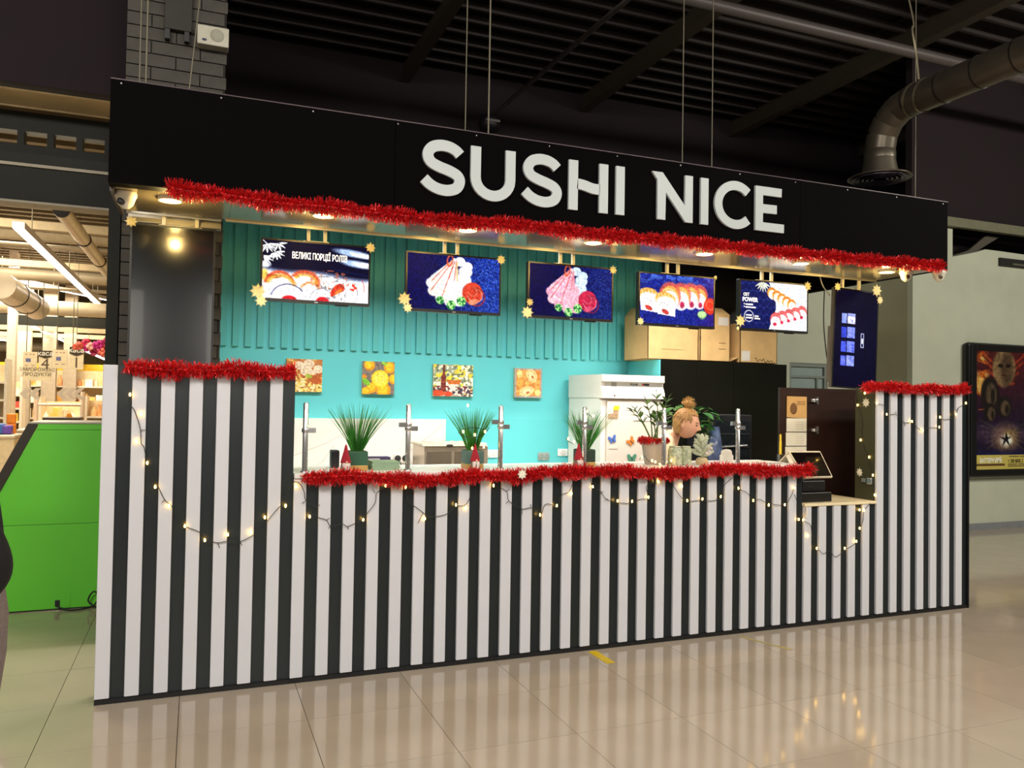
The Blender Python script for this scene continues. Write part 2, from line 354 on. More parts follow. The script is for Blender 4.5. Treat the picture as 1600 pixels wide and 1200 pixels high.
# ---- brick pier behind the upright screen
m_brick = M('grey_painted_brick', '45413A', 0.8, 0, 0.14, 20, 0.25)
pier = struct('wall_pier', MB().box(-0.02, 0.59, 1.16, 1.78, 0, 6.4), M('brick_mortar', '25221E', 0.9))
bh, bw = 0.088, 0.305; br0 = None
for r in range(44):
    z = 0.9 + r * bh; off = 0 if r % 2 else -bw / 2; x = -0.03 + off
    while x < 0.6 - 1e-4:
        a, b = max(x, -0.03), min(x + bw, 0.60)
        if b - a > 0.03:
            full = abs((b - a) - bw) < 1e-3
            if full and br0 is not None: share(br0, br00 + Vector((a - bra, 0, z - brz)), pier)
            else:
                o = MB().box(a + .004, b - .004, 1.148, 1.2, z + .004, z + bh - .004).build('brick', m_brick, pier)
                if full: br0, br00, bra, brz = o, o.location.copy(), a, z
        x += bw
for r in range(20):                                              # right cheek of the pier
    z = 1.7 + r * bh
    for y0 in ((1.15, 1.45) if r % 2 else (1.30,)):
        MB().box(0.588, 0.601, max(y0, 1.152), min(y0 + .30, 1.78), z + .004, z + bh - .004).build('brick', m_brick, pier)

# ---- supermarket front to the left of the pier
m_hdr = M('green_black_steel', '1A1B14', 0.6, 0, 0.1, 5, spec=0.2); m_cream = M('cream_store_paint', 'C8B48C', 0.7, 0, 0.05, 4)
struct('wall_left_bulkhead', MB().box(-8, -0.03, 1.5, 1.62, 3.69, 6.5), m_dark)
struct('trim_4', MB().box(-8, -0.11, 1.5, 1.64, 2.90, 3.22), m_hdr)
struct('trim_5', MB().box(-8, -0.11, 1.49, 1.64, 2.885, 2.90).box(-8, -0.11, 1.485, 1.5, 3.13, 3.15), M('header_edge', '8A8068', 0.5))
struct('trim_6', MB().box(-0.105, -0.035, 1.16, 1.3, 0, 2.9), m_hdr)
cb = thing('castellated_beam', 'dark beam with a row of slots above the supermarket opening', 'beam', (-4, 2.0, 3.3))
MB().box(-5, -0.11, 1.95, 2.05, 3.50, 3.64).build('top_chord', m_hdr, cb); MB().box(-5, -0.11, 1.95, 2.05, 3.30, 3.40).build('bottom_chord', m_hdr, cb)
w0 = None
for k in range(26):
    x = -0.20 - k * 0.187
    if w0 is None: w0 = MB().box(x - .021, x + .021, 1.95, 2.05, 3.40, 3.50).build('web', m_hdr, cb); wx, wl = x, w0.location.copy()
    else: share(w0, wl + Vector((x - wx, 0, 0)), cb)
struct('trim_7', MB().box(-5, -0.05, 1.62, 2.0, 3.69, 3.75), M('lit_fascia', 'C8B488', 0.7, 0, 0.1, 3))

# ---- the stall's own walls: teal back wall with upright battens, roof slab, right beam
m_teal = M('teal_paint', '5FC8CC', 0.55, 0, 0.03, 3)
wt = struct('wall_teal', MB().box(0.60, 6.0, 2.52, 2.60, 0, 3.25), m_teal)
m_bat = M('teal_batten', '56BCBB', 0.5, 0, 0.04, 6); s0 = None
for k in range(54):
    x = 0.63 + k * 0.1
    zt = 3.2
    if s0 is None: s0 = MB().box(x, x + .052, 2.496, 2.52, 2.045, zt).build('batten', m_bat, wt); sx, sl = x, s0.location.copy()
    else: share(s0, sl + Vector((x - sx, 0, 0)), wt)
sb = struct('trim_8', MB().box(1.0, 2.63, 2.505, 2.52, 0.9, 1.435), M('white_marble', 'E4DDD4', 0.25, 0, 0.04, 2.2, stretch=(1, 1, 3)))
for (a, b, c_, e) in ((1.1, 1.05, 1.9, 1.42), (2.0, 1.0, 2.6, 1.38), (1.35, 0.95, 1.6, 1.2)):
    MB().ribbon([(a, 2.5045, b), ((a + c_) / 2 + .03, 2.5045, (b + e) / 2 - .02), (c_, 2.5045, e)], 0.006, (0, 1, 0)).build('vein', M('marble_vein', 'C4B8AC', 0.3), sb)
roof = struct('ceiling_stall', MB().box(0.61, 6.04, 0.1, 2.6, 3.26, 3.3).box(0.02, 0.61, 0.1, 1.14, 3.26, 3.3), M('stall_roof_black', '100C0C', 0.7))
struct('trim_9', MB().box(5.985, 6.045, 0.09, 2.6, 2.722, 3.26), M('sign_black', '040203', 0.7, 0, 0.1, 2, spec=0.04))
struct('trim_10', MB().box(4.95, 5.98, 2.47, 2.49, 2.47, 3.2), M('stall_roof_black'))

# ================================================================== STRIPED COUNTER
PW = 0.13976; L_END = 45 * PW
m_back = M('counter_black_panel', '1B2224', 0.32, 0, 0.12, 3); m_slat = M('white_slat', 'CDCDD1', 0.45, 0, 0.015, 6); m_base = M('black_plinth', '0B0B0B', 0.5)
m_top = M('white_worktop', 'E6E2DC', 0.3, 0, 0.02, 5)
def counter_unit(name, label, k0, k1, z, depth, inner=None):
    x0, x1 = k0 * PW, k1 * PW
    t = thing(name, label, 'counter', ((x0 + x1) / 2, 0.1, 0))
    MB().box(x0 + .001, x1 - .001, 0.02, depth, 0.025, z - .002).build('body', m_back, t)
    MB().box(x0 + .001, x1 - .001, 0.006, depth, 0.0, 0.025).build('plinth', m_base, t)
    s0 = None
    for k in range(k0, k1):
        x = k * PW
        if s0 is None: s0 = MB().box(x + .001, x + .071, 0.0, 0.021, 0.03, z, 0.004).build('slat', m_slat, t); xx, sl = x, s0.location.copy()
        else: share(s0, sl + Vector((x - xx, 0, 0)), t)
    return t
cl = counter_unit('counter_tall_panel', 'tall striped black and white counter panel under the dark upright screen', 0, 7, 1.765, 0.16)
cm = counter_unit('serving_counter', 'long low striped black and white serving counter carrying plants and chrome posts', 7, 33, 1.15, 0.50)
MB().box(7 * PW + .002, 33 * PW, -0.012, 0.52, 1.152, 1.178, 0.003).build('worktop', m_top, cm)
ct = counter_unit('till_counter', 'lowest short striped counter with the cash till on top', 33, 38, 0.87, 0.50)
MB().box(33 * PW + .003, 38 * PW - .002, -0.006, 0.515, 0.872, 0.892, 0.003).build('worktop', M('cream_worktop', 'E8D7AE', 0.4, 0, 0.03, 5), ct)
cr = counter_unit('counter_tall_panel', 'tall striped black and white counter panel nearest the film poster', 38, 45, 1.765, 0.21)
MB().box(38 * PW - .006, 38 * PW + .001, 0.022, 0.21, 0.893, 1.763).build('side_panel', M('olive_side_panel', '3A3A24', 0.5, 0, 0.08, 5), cr)
MB().box(L_END - .001, L_END + .012, 0.0, 0.21, 0.0, 1.765).build('end_trim', M('black_plinth'), cr)
for zc in (1.04,):
    MB().box(38 * PW - .03, 38 * PW - .006, 0.03, 0.07, zc - .025, zc + .025, 0.004).box(38 * PW - .02, 38 * PW - .006, 0.09, 0.13, zc - .015, zc + .015).build('hinge', M('chrome', 'D8D8D8', 0.22, 0.85, 0.02), cr)
t = thing('screen_partition', 'dark brown partition behind the till with hinges and calendar', 'partition', (5.3, 0.54, 0))
MB().box(4.84, 5.85, 0.535, 0.56, 0, 1.757).build('panel', M('dark_brown_laminate', '2A1812', 0.35, 0, 0.15, 3, stretch=(1, 1, 5)), t)
for (px, py) in ((1273, 626), (1273, 672)):
    p = at(px, py, 0.53)
    MB().box(p.x + .02, p.x + .032, 0.52, 0.535, p.z - .03, p.z + .03).box(p.x - .045, p.x + .02, 0.51, 0.53, p.z - .012, p.z + .012, .003).lathe([(.014, -.012), (.016, 0), (.014, .012)], (p.x - .02, .515, p.z), 10).build('hinge', M('chrome'), t)
t = thing('wall_calendar', 'three-page wall calendar with brown cover hanging on the dark partition', 'calendar', (5.0, 0.53, 1.25))
P = [at(x, y, 0.53) for x, y in ((1229.5, 619), (1260, 620), (1229, 652), (1260, 654), (1227, 703), (1260, 703))]
MB().prism([(P[2].x, P[2].z), (P[3].x, P[3].z), (P[1].x, P[1].z), (P[0].x, P[0].z)], 0.526, 0.531).build('cover', M('kraft_card', 'C79A5C', 0.7), t)
cv = t.children[0]
MB().lathe([(0.030, 0), (0.036, 0), (0.036, .0006), (0.030, .0006)], (0, 0, 0), 20, 1, 1.3).xf(Matrix.Translation((P[0].x + .065, .5255, P[0].z - .10)) @ Matrix.Rotation(PI / 2, 4, 'X')).build('emblem', M('brown_ink', '6E4A22', 0.7), cv)
put_text('lettering', '2025', 0.045, (P[0].x + .14, 0.5256, P[0].z - .055), M('brown_ink'), cv, 0, 1, .0003)
for k in range(3):
    z1 = P[2].z - .008 - k * .115; z0 = z1 - .108; e = .006 * k
    pg = MB().box(P[2].x - e, P[3].x, 0.527, 0.531, z0, z1).build('page', M('white_page', 'E9E2CC', 0.7, 0, 0.03), t)
    MB().box(P[2].x - e, P[3].x, 0.5262, 0.527, z0 - .005, z0 + .001).build('binding', M('page_binding', '6B685C', 0.6), pg)
    for r in range(4): MB().box(P[2].x + .09, P[3].x - .03, 0.5264, 0.5269, z0 + .02 + r * .018, z0 + .024 + r * .018).build('date_row', M('pale_ink', 'C9BFA9', 0.7), pg)

# ================================================================== SIGN
sg = thing('shop_sign', 'long black shop sign board with big white letters SUSHI NICE', 'sign', (3.0, 0.0, 2.722))
m_sign = M('sign_black')
MB().box(0, 2.02 - .5, -0.004, 0.09, 2.722, 3.274).build('board', m_sign, sg); MB().box(1.523, 4.55, -0.004, 0.09, 2.722, 3.274).build('board', m_sign, sg); MB().box(4.553, 6.045, -0.004, 0.09, 2.722, 3.274).build('board', m_sign, sg)
MB().box(0.0, 0.02, 0.09, 0.70, 2.70, 2.80).build('end_plate', M('end_plate_brown', '3A2D22', 0.4), sg)
MB().box(0, 6.045, -0.007, -0.004, 3.268, 3.274).build('top_edge', M('edge_grey', '3A2E30', 0.4, 0.5), sg)
b0 = None
for k in range(13):
    x = 0.05 + k * 0.495
    if b0 is None: b0 = MB().ball((x, -.005, 3.25), .006, 8, 6).build('rivet', M('chrome'), sg); bl, bx = b0.location.copy(), x
    else: share(b0, bl + Vector((x - bx, 0, 0)), sg)
def spline(pts, n=6):
    out = []; P_ = [pts[0]] + list(pts) + [pts[-1]]
    for i in range(1, len(P_) - 2):
        a, b, c, d_ = [Vector(q) for q in P_[i - 1:i + 3]]
        for k in range(n):
            t_ = k / n; out.append(0.5 * (2 * b + (c - a) * t_ + (2 * a - 5 * b + 4 * c - d_) * t_ ** 2 + (3 * b - a - 3 * c + d_) * t_ ** 3))
    out.append(Vector(P_[-1])); return out
def stroke(mb, pts, w, y0, y1):
    pts = [Vector(p) for p in pts]; l = []; r = []
    for i, p in enumerate(pts):
        tn = (pts[min(i + 1, len(pts) - 1)] - pts[max(i - 1, 0)]).normalized(); nn = Vector((-tn.y, tn.x)) * w / 2; l.append(p + nn); r.append(p - nn)
    n = len(pts); vs = [(p.x, y0, p.y) for p in l] + [(p.x, y0, p.y) for p in r] + [(p.x, y1, p.y) for p in l] + [(p.x, y1, p.y) for p in r]; fs = []
    for i in range(n - 1):
        fs += [(i, i + 1, n + i + 1, n + i), (2 * n + i, 3 * n + i, 3 * n + i + 1, 2 * n + i + 1), (i, 2 * n + i, 2 * n + i + 1, i + 1), (n + i, n + i + 1, 3 * n + i + 1, 3 * n + i)]
    fs += [(0, n, 3 * n, 2 * n), (n - 1, 3 * n - 1, 4 * n - 1, 2 * n - 1)]
    return mb.add(vs, fs)
YA, YB = -0.022, -0.004; m_let = M('white_letter', 'BCC3C2', 0.5, 0, 0.01, 4)
s_pts = [(1.921, 3.109), (1.897, 3.131), (1.855, 3.149), (1.80, 3.153), (1.745, 3.135), (1.719, 3.092), (1.737, 3.047), (1.79, 3.022), (1.85, 3.005), (1.903, 2.982), (1.922, 2.948), (1.903, 2.904), (1.85, 2.883), (1.79, 2.886), (1.737, 2.907), (1.696, 2.941)]
for dx in (0, 0.655): stroke(MB(), spline([(x + dx, z) for x, z in s_pts]), 0.067, YA, YB).build('letter', m_let, sg)
u_pts = [(2.024, 3.178), (2.024, 2.99)] + [(2.139 - .115 * math.cos(a), 2.99 - .109 * math.sin(a)) for a in [PI * k / 14 for k in range(1, 14)]] + [(2.254, 2.99), (2.254, 3.178)]
stroke(MB(), u_pts, 0.066, YA, YB).build('letter', m_let, sg)
h = MB().box(2.659, 2.725, YA, YB, 2.854, 3.178).box(2.881, 2.946, YA, YB, 2.854, 3.178); stroke(h, spline([(2.72, 3.028), (2.77, 3.022), (2.83, 3.008), (2.885, 3.006)]), 0.068, YA, YB); h.build('letter', m_let, sg)
MB().box(3.005, 3.07, YA, YB, 2.856, 3.179).build('letter', m_let, sg)
MB().prism([(3.281, 3.179), (3.323, 3.125), (3.324, 2.857), (3.387, 2.857), (3.39, 3.046), (3.548, 2.857), (3.607, 2.857), (3.606, 3.181), (3.544, 3.181), (3.543, 2.97), (3.363, 3.180)], YA, YB).build('letter', m_let, sg)
MB().box(3.672, 3.735, YA, YB, 2.857, 3.181).build('letter', m_let, sg)
stroke(MB(), [(3.965 + .146 * math.cos(a), 3.021 + .138 * math.sin(a)) for a in [math.radians(44 + 272 * k / 40) for k in range(41)]], 0.064, YA, YB).build('letter', m_let, sg)
MB().prism([(4.136, 3.18), (4.136, 2.86), (4.390, 2.86), (4.391, 2.922), (4.202, 2.922), (4.202, 2.990), (4.325, 2.992), (4.325, 3.055), (4.202, 3.053), (4.202, 3.118), (4.367, 3.119), (4.369, 3.18)], YA, YB).build('letter', m_let, sg)

sf = thing('sign_soffit', 'glossy brown-grey soffit panel under the sign with round downlights', 'soffit', (3, 0.37, 2.72))
m_sof = M('glossy_soffit', '8C8068', 0.16, 0.45, 0.05, 3)
xs = [0.02, 0.62, 1.52, 2.5, 3.4, 4.4, 5.3, 5.985]
for a, b in zip(xs[:-1], xs[1:]): MB().box(a + .001, b - .001, 0.09, 0.655, 2.722, 2.732).build('panel', m_sof, sf)
MB().box(0.6, 5.985, 0.655, 0.672, 2.712, 2.735).build('edge_rail', M('rail_grey', 'A8A090', 0.35, 0.5), sf)
m_lamp = M('lamp_glow', 'FFD488', 0.5, 0, 0, emit=9.0); dl0 = None
for i, x in enumerate((0.294, 1.142, 2.057, 2.968, 3.878, 4.763, 5.638)):
    lb = ['leftmost warm round downlight above the dark upright screen', 'warm round downlight left of the rolls screen poles', 'warm round downlight above the pale shrimp screen', 'warm round downlight above the pink shrimp screen', 'warm round downlight above the orange rolls screen', 'warm round downlight between the fifth screen and the upright menu screen', 'rightmost warm round downlight beside the dome cameras'][i]
    t = thing('downlight', lb, 'lamp', (x, 0.22, 2.70), group='downlights under the sign')
    if dl0 is None:
        r_ = MB().lathe([(.05, 0.004), (.062, 0), (.066, .02)], (x, .22, 2.702), 24).build('trim_ring', M('white_ring', 'D8CDB8', 0.4), t)
        l_ = MB().lathe([(.052, 0.003), (.052, .008)], (x, .22, 2.702), 24).build('lens', m_lamp, t); dl0 = (r_, l_)
    else:
        for q in dl0: share(q, q.location.copy(), t)
    sp = bpy.data.lights.new('downlight_beam', 'POINT'); sp.energy = 9; sp.color = (1.0, 0.70, 0.24); sp.shadow_soft_size = 0.03; sp.specular_factor = 0.0
    so = bpy.data.objects.new('downlight_beam', sp); COL.objects.link(so); so.location = (x, 0.22, 2.665)

# ================================================================== SCREENS
m_scr = M_print('lit_screen', 1.25, 0.45); m_hous = M('tv_black', '0A0A0C', 0.35); m_pole = M('white_pole', 'E8DFC8', 0.4)
def tv(name, label, xc, Y, z0, w, h, cv, poles, roll=0.0, depth=0.045, ztop=3.258, smat=None, side='tv_black', brand=True):
    t = thing(name, label, 'screen', (xc, Y, z0), (0, roll, 0), 'screens hung above the counter')
    if depth < .08: MB().box(-w / 2, w / 2, 0.0, depth, 0, h, 0.004).build('housing', M(side), t, local=True)
    else: MB().box(-w / 2, w / 2, 0.0, depth * .4, 0, h, 0.004).box(-w / 2 + .03, w / 2 - .03, depth * .4, depth, .05, h * .62, .004).build('housing', M(side), t, local=True)
    b = 0.012; bb = 0.020 if cv is not None and h < w else b
    MB().box(-w / 2, w / 2, -.004, .001, 0, bb).box(-w / 2, w / 2, -.004, .001, h - b, h).box(-w / 2, -w / 2 + b, -.004, .001, bb, h - b).box(w / 2 - b, w / 2, -.004, .001, bb, h - b).build('bezel', m_hous, t, local=True)
    if cv is None: MB().box(-w / 2 + b, w / 2 - b, -.002, .002, bb, h - b).build('screen', smat, t, local=True)
    else: cv.mesh('screen', w - 2 * b, h - b - bb, m_scr, t, (-w / 2 + b, -.0015, bb))
    if brand:
        MB().box(-.012, .012, -.0055, -.004, .005, .011).build('badge', M('badge_silver', 'B8B8B8', .3, .8), t, local=True)
        MB().box(w * .18, w * .30, .005, .03, -.008, 0).build('sensor', m_hous, t, local=True)
    for px in poles:
        p = at(px, 380, Y + .02); x = p.x - xc
        MB().box(x - .011, x + .011, .012, .034, h - .03, ztop - z0).build('mount_pole', m_pole, t, local=True)
    if poles:
        a, b_ = [at(px, 380, Y).x - xc for px in (poles[0], poles[-1])]
        MB().box(a - .03, b_ + .03, .035, .055, h * .3, h + .012).build('mount_bracket', m_pole, t, local=True)
    return t
def leafs(c, cx, cy, n, r, a0, a1, col='FFFFFF'):
    for k in range(n):
        a = a0 + (a1 - a0) * k / max(1, n - 1); ex, ey = cx + r * math.cos(a) / c.asp, cy + r * math.sin(a)
        mx, my = (cx + ex) / 2, (cy + ey) / 2; nx, ny = -math.sin(a) * .018 / c.asp, math.cos(a) * .018
        c.poly([(cx, cy), (mx + nx, my + ny), (ex, ey), (mx - nx, my - ny)], col)
# 1: big white rolls
c = Canvas(180, 102, '0B0A26'); wv = c.y - (0.43 + .10 * c.x + .02 * np.sin(c.x * 9))
c.mix(np.clip(wv / .10, 0, 1), 'BFD2F5'); c.mix(np.clip((wv - .05) / .06, 0, 1), 'FFFFFF')
for e in ((.86, .13, .34, .060, 'A8C4EE', .12), (.93, .15, .20, .04, 'F4F8FF', .12), (.90, .31, .30, .060, 'A8C4EE', .10), (.95, .32, .20, .045, 'FFFFFF', .1)): c.ell(e[0], e[1], e[2], e[3], e[4], e[5], .5)
c.mix(np.clip((c.x - .62) / .1, 0, 1) * np.clip(1 - np.abs(c.y - (.36 + .22 * (c.x - .6)) - .06) / .02, 0, 1), '0E1A48')
c.ell(.02, .60, .06, .10, 'E8C65A', 0, .6); c.ell(.10, .62, .10, .035, '4A1A1E', .1, .4)
c.ring(.16, .80, .24, .26, .12, 'E8522E', 0, .95, .4, 2.9); c.ring(.17, .84, .24, .24, .16, 'F0A43C', 0, .9, .3, 2.7); c.ring(.40, .66, .20, .15, .24, 'E4552E', .15, .95, -.3, 3.0); c.ring(.40, .69, .18, .13, .2, 'F0A840', .15, .9, .1, 2.9)
c.ring(.24, 1.0, .28, .26, .05, '3E3A6A', 0, .8, .6, 2.9); c.ring(.42, .98, .2, .3, .10, 'EA8A3A', .3, .8, .9, 2.6); c.ring(.55, 1.0, .2, .22, .03, '40304A', 0, .6, .2, 2.9)
for e in ((.25, 1.0, .12, .07), (.56, 1.0, .11, .08)): c.ell(*e, 'D8202A', 0, .2)
nz_ = c.noise(26, 3)
c.ell(.70, .80, .09, .15, 'E03A22', .7, .15, cut=(c.x + c.y < 1.56)); c.ell(.71, .84, .05, .09, 'E8803A', .7, .4, cut=(c.x + c.y < 1.56)); c.ring(.70, .88, .15, .2, .03, '50303A', 0, .5, -.3, 1.5)
c.ell(.84, .72, .09, .06, 'E0402A', .6, .25, cut=nz_ > .35); c.ring(.83, .82, .11, .2, .03, '403040', 0, .7, -1.5, 1.2); c.ring(.90, .74, .1, .2, .07, 'D83A30', 0, .8, -.3, .9)
c.mix(((nz_ > .70) & (np.hypot((c.x - .62) * 2.2, (c.y - .62) * 3) < .5)) * .6, 'C86A4A'); c.mix(((c.noise(30, 9) > .78) & (c.y > .56) & (c.x > .5) & (c.x < .78)) * .6, '4A4A50')
leafs(c, .04, .08, 6, .17, -.1, 2.6); leafs(c, .14, .05, 5, .15, -.1, 2.6); leafs(c, .12, .20, 6, .16, -.1, 2.4); leafs(c, .01, .28, 4, .18, .1, 1.2); c.line(.0, .01, .13, .22, .008, 'FFFFFF')
c.ell(.02, .42, .10, .05, 'F4F8FF', .1, .5)
tvs = tv('hanging_screen', 'hanging screen showing large white rolls under Ukrainian heading', 1.188, 0.8, 2.243, 0.722, 0.415, c, (482, 508))
put_text('heading', 'ВЕЛИКІ ПОРЦІЇ РОЛІВ', 0.060, (0.020, -0.0025, 0.312), M('screen_white', 'FFFFFF', .5, 0, 0, emit=1.2), tvs, .0007, .54, local=True)
# 2 and 3: shrimp heaps with a rose and green rosettes
def shrimp(pink):
    c = Canvas(180, 102, '0A0A4A' if not pink else '0A0840')
    sp_ = c.noise(60, 5); c.mix(np.clip((c.x - .35) / .5, 0, 1) * (.75 if not pink else .35), '1C3FB8'); c.mix(((sp_ > .62) * np.clip(c.x * 1.1 - .1, .1, 1)) * (.55 if not pink else .28), '5C8CF0'); c.mix((c.noise(60, 8) > .66) * .5, '050428')
    A_ = ('FFFFFF', 'FFF3E4', 'F6A890', 'F4C070') if not pink else ('F2A6C0', 'F8C4D2', 'E06A70', 'EFA0A8')
    for k, (bx_, by_) in enumerate(((.26, .52), (.28, .66), (.36, .78), (.46, .84), (.55, .82), (.31, .44))):
        x0, y0 = .50, .08
        for s_ in range(9):
            u = s_ / 8; c.ell(x0 + (bx_ - x0) * u, y0 + (by_ - y0) * u, .035 + .075 * u, .035 + .06 * u, A_[(s_ + k) % 2], 0, .25)
    for e in ((.56, .10, .10), (.62, .28, .13), (.60, .44, .15), (.50, .5, .18), (.64, .18, .10), (.52, .66, .16)): c.ell(e[0], e[1], e[2], e[2] * .85, 'FFFFFF' if not pink else ('CFE4F2' if e[0] > .55 else 'F2B4C6'), 0, .12)
    for (x1, y1, x2, y2) in ((.46, .10, .26, .48), (.47, .12, .25, .66), (.48, .2, .36, .8), (.52, .08, .50, .44), (.50, .1, .44, .42)): c.line(x1, y1, x2, y2, .011, 'D8492E' if not pink else 'D85A58', .8)
    c.ring(.45, .09, .05, .10, .3, 'D8562E', .2, .9); c.line(.53, .12, .53, .45, .02, 'F0B860' if not pink else 'E890A0', .7)
    c.ell(.70, .66, .20, .20, 'D8442E' if not pink else 'C8284A', 0, .1)
    for k in range(5): c.ring(.69 + .012 * k, .60 + .03 * k, .06 + .028 * k, .05 + .028 * k, .10, ('F2967A' if k % 2 else 'A82A1E') if not pink else ('EC7A90' if k % 2 else '8A1838'), .4, .8, -2.6, 2.0)
    c.ell(.71, .82, .10, .05, 'F0906A' if not pink else 'D85070', -.3, .4)
    for (x, y, r) in ((.35, .82, .075), (.47, .90, .085), (.58, .82, .09)):
        c.ell(x, y, r, r, 'A8E88C', 0, .15); n_ = c.noise(40, int(x * 100)); c.ell(x, y, r, r, '1E7A3A', 0, .15, cut=n_ > .52)
    return c
tv('hanging_screen', 'hanging screen showing pale shrimp heap with orange rose and green rosettes', 2.155, 0.8, 2.233, 0.712, 0.422, shrimp(False), (695, 715))
tv('hanging_screen', 'hanging screen showing pink shrimp heap with crimson rose and green rosettes', 3.085, 0.8, 2.235, 0.716, 0.42, shrimp(True), (876, 896))
# 4: row of rolls with orange topping
c = Canvas(180, 102, '15208A'); n1 = c.noise(14, 2); c.mix(n1 * .7, '0A1058'); c.mix((c.noise(50, 4) > .6) * .35, '3858D8'); c.mix(np.clip((.25 - c.y) / .2, 0, 1) * (n1 > .5) * .6, '5A8AF0'); c.mix(np.clip((c.x - .7) / .3, 0, 1) * .4, '5A1470')
for (x, y, r) in ((.80, .42, .17), (.68, .42, .19), (.55, .44, .20), (.40, .46, .22)):
    c.ell(x, y - .04, r + .04, r + .06, 'F0604A', 0, .15, .8); c.ell(x, y, r, r + .02, 'F2A850', 0, .1); c.ell(x, y + .07, r * .92, r * .98, 'FFF6FA', 0, .12); c.ring(x - .01, y - .03, r * .8, r * .7, .06, 'FFE0A0', 0, .8, .2, 2.8); c.ell(x + .015, y + .15, r * .28, r * .34, 'C03058', 0, .4)
for (x, y) in ((.12, .52), (.34, .58)):
    c.poly([(x - .12, y - .08), (x + .135, y - .06), (x + .13, y + .26), (x - .10, y + .22)], 'FFFFFF'); c.ell(x, y - .08, .24, .15, 'F4B050', .1, .12); c.ell(x + .01, y - .01, .23, .13, 'FFFDF8', .1, .2)
    for k in range(5): c.line(x - .10 + .045 * k, y - .20, x - .07 + .045 * k, y - .08, .008, 'FFF0C8', .8)
    c.ell(x, y + .17, .09, .045, 'C84038', .4, .2); c.ring(x - .02, y + .03, .10, .04, .1, '585060', .3, .6, .2, 2.6)
c.ell(.95, .58, .16, .17, 'E83A28', 0, .2); c.ring(.95, .56, .1, .08, .2, 'F87050', .5, .8); c.ell(.84, .76, .11, .07, 'C8F0A0', 0, .3); c.mix(((c.noise(40, 6) > .55) & (np.hypot((c.x - .84) * 1.77, c.y - .76) < .1)) * .6, '78C060')
tv('hanging_screen', 'hanging screen showing row of orange topped rolls on blue slate', 4.03, 0.8, 2.228, 0.718, 0.424, c, (1043, 1060))
# 5: set menu
c = Canvas(180, 102, '0C1450'); g = np.abs(np.sin(c.x * 60) + np.cos(c.y * 38 + np.sin(c.x * 60))); c.mix((g < .25) * .4, '3A4CA8'); c.poly([(.42, 0), (1, 0), (1, 1), (.42, 1), (.47, .8), (.54, .5)], 'EEF4FF')
c.ell(.55, .42, .05, .5, 'EEF4FF', 0, .4)
for r_ in range(2):
    for k in range(5):
        x, y = (.46 + .075 * k, .22 + .055 * k) if r_ == 0 else (.92 - .10 * k, .60 + .045 * k)
        if r_ == 0: c.ell(x, y, .12, .12, 'F0A038', 0, .15); c.ell(x + .01, y + .04, .10, .10, 'FFF4EC', 0, .2); c.ring(x, y - .02, .09, .07, .14, 'D8502A', 0, .8, .2, 2.8)
        else: c.ell(x, y, .14, .15, 'E04A48', 0, .15); c.ell(x, y + .05, .13, .12, 'FFF0F2', 0, .15); c.ring(x, y - .02, .12, .09, .12, 'F8A0A0', 0, .7, .2, 2.8); c.ell(x - .01, y + .10, .05, .035, 'D82848', 0, .3)
for k in range(7): leafs(c, .33, .0, 1, .24, .5 + .36 * k, .5 + .36 * k, 'F4F6D8')
c.ring(.125, .74, .115, .115, .07, 'FFFFFF')
t5 = tv('hanging_screen', 'hanging screen showing set menu with POWER heading on navy', 4.995, 0.8, 2.235, 0.72, 0.428, c, (1191, 1206))
mw = M('screen_white')
for (s_, sz, x, z, b) in (('СЕТ', .034, -.29, .300, .0004), ('POWER', .050, -.252, .258, .0010)): put_text('caption', s_, sz, (x, -0.0025, z), mw, t5, b, .9, local=True)
for (x0, x1, z) in ((-.315, -.309, .217), (-.298, -.225, .214), (-.315, -.309, .193), (-.298, -.195, .190), (-.292, -.235, .124), (-.292, -.230, .102), (-.205, -.165, .118), (-.205, -.150, .098)):
    MB().box(x0, x1, -.0032, -.002, z, z + .010).build('small_print', mw, t5, local=True)
# left upright screen, switched off
tv('upright_screen', 'dark switched-off upright screen hung in front of the brick pier', 0.300, 0.8, 1.785, 0.495, 0.895, None, (255, 307), smat=M('off_screen_glass', '03080F', 0.17, 0, 0.1, 3, coat=0.25), brand=False)
r0 = thing('mount_rail', 'pale metal rail carrying the switched-off upright screen', 'rail', (0.3, 0.80, 2.725))
MB().box(0.03, 0.58, 0.775, 0.80, 2.735, 2.758).build('channel', M('rail_pale', 'D8D4C8', .4, .3), r0); MB().box(0.03, 0.58, 0.86, 0.94, 2.70, 2.73).box(.03, .58, .9, .92, 2.73, 2.86).build('rear_channel', M('rail_grey'), r0)
# right upright screen with icons
c = Canvas(96, 170, '06041C'); c.mix(np.clip(1 - np.hypot(c.x - .5, (c.y - .5) * 1.4) / .8, 0, 1) * .4, '0C0A38')
for k, (a, b_) in enumerate((('8898F4', 'E8E4FF'), ('3A4AD8', '8C98FF'), ('4A5AE8', '7A88F8'), ('5A68F0', '8C98FF'))):
    y = .30 + .145 * k; c.poly([(.17, y - .055), (.28, y - .055), (.28, y + .05), (.17, y + .05)], a); c.poly([(.30, y - .06), (.48, y - .06), (.48, y + .05), (.30, y + .05)], b_)
    if k == 0: c.poly([(.30, y - .06), (.48, y - .06), (.48, y - .03), (.30, y - .03)], '9CA4F0'); c.line(.36, y, .42, y + .02, .006, '7080D0')
    if k == 1: c.ring(.39, y - .005, .05, .05, .12, '5A68E0', 0, 1, -3, 0)
    if k == 2:
        for q in range(3): c.line(.42, y - .03 + .03 * q, .445, y - .015 + .03 * q, .005, '2A3AC0'); c.line(.445, y - .015 + .03 * q, .47, y - .03 + .03 * q, .005, '2A3AC0')
    if k == 3: c.mix(((np.abs(c.x - .225) < .05) & (np.abs(c.y - y) < .03)) * .3, '8890FF')
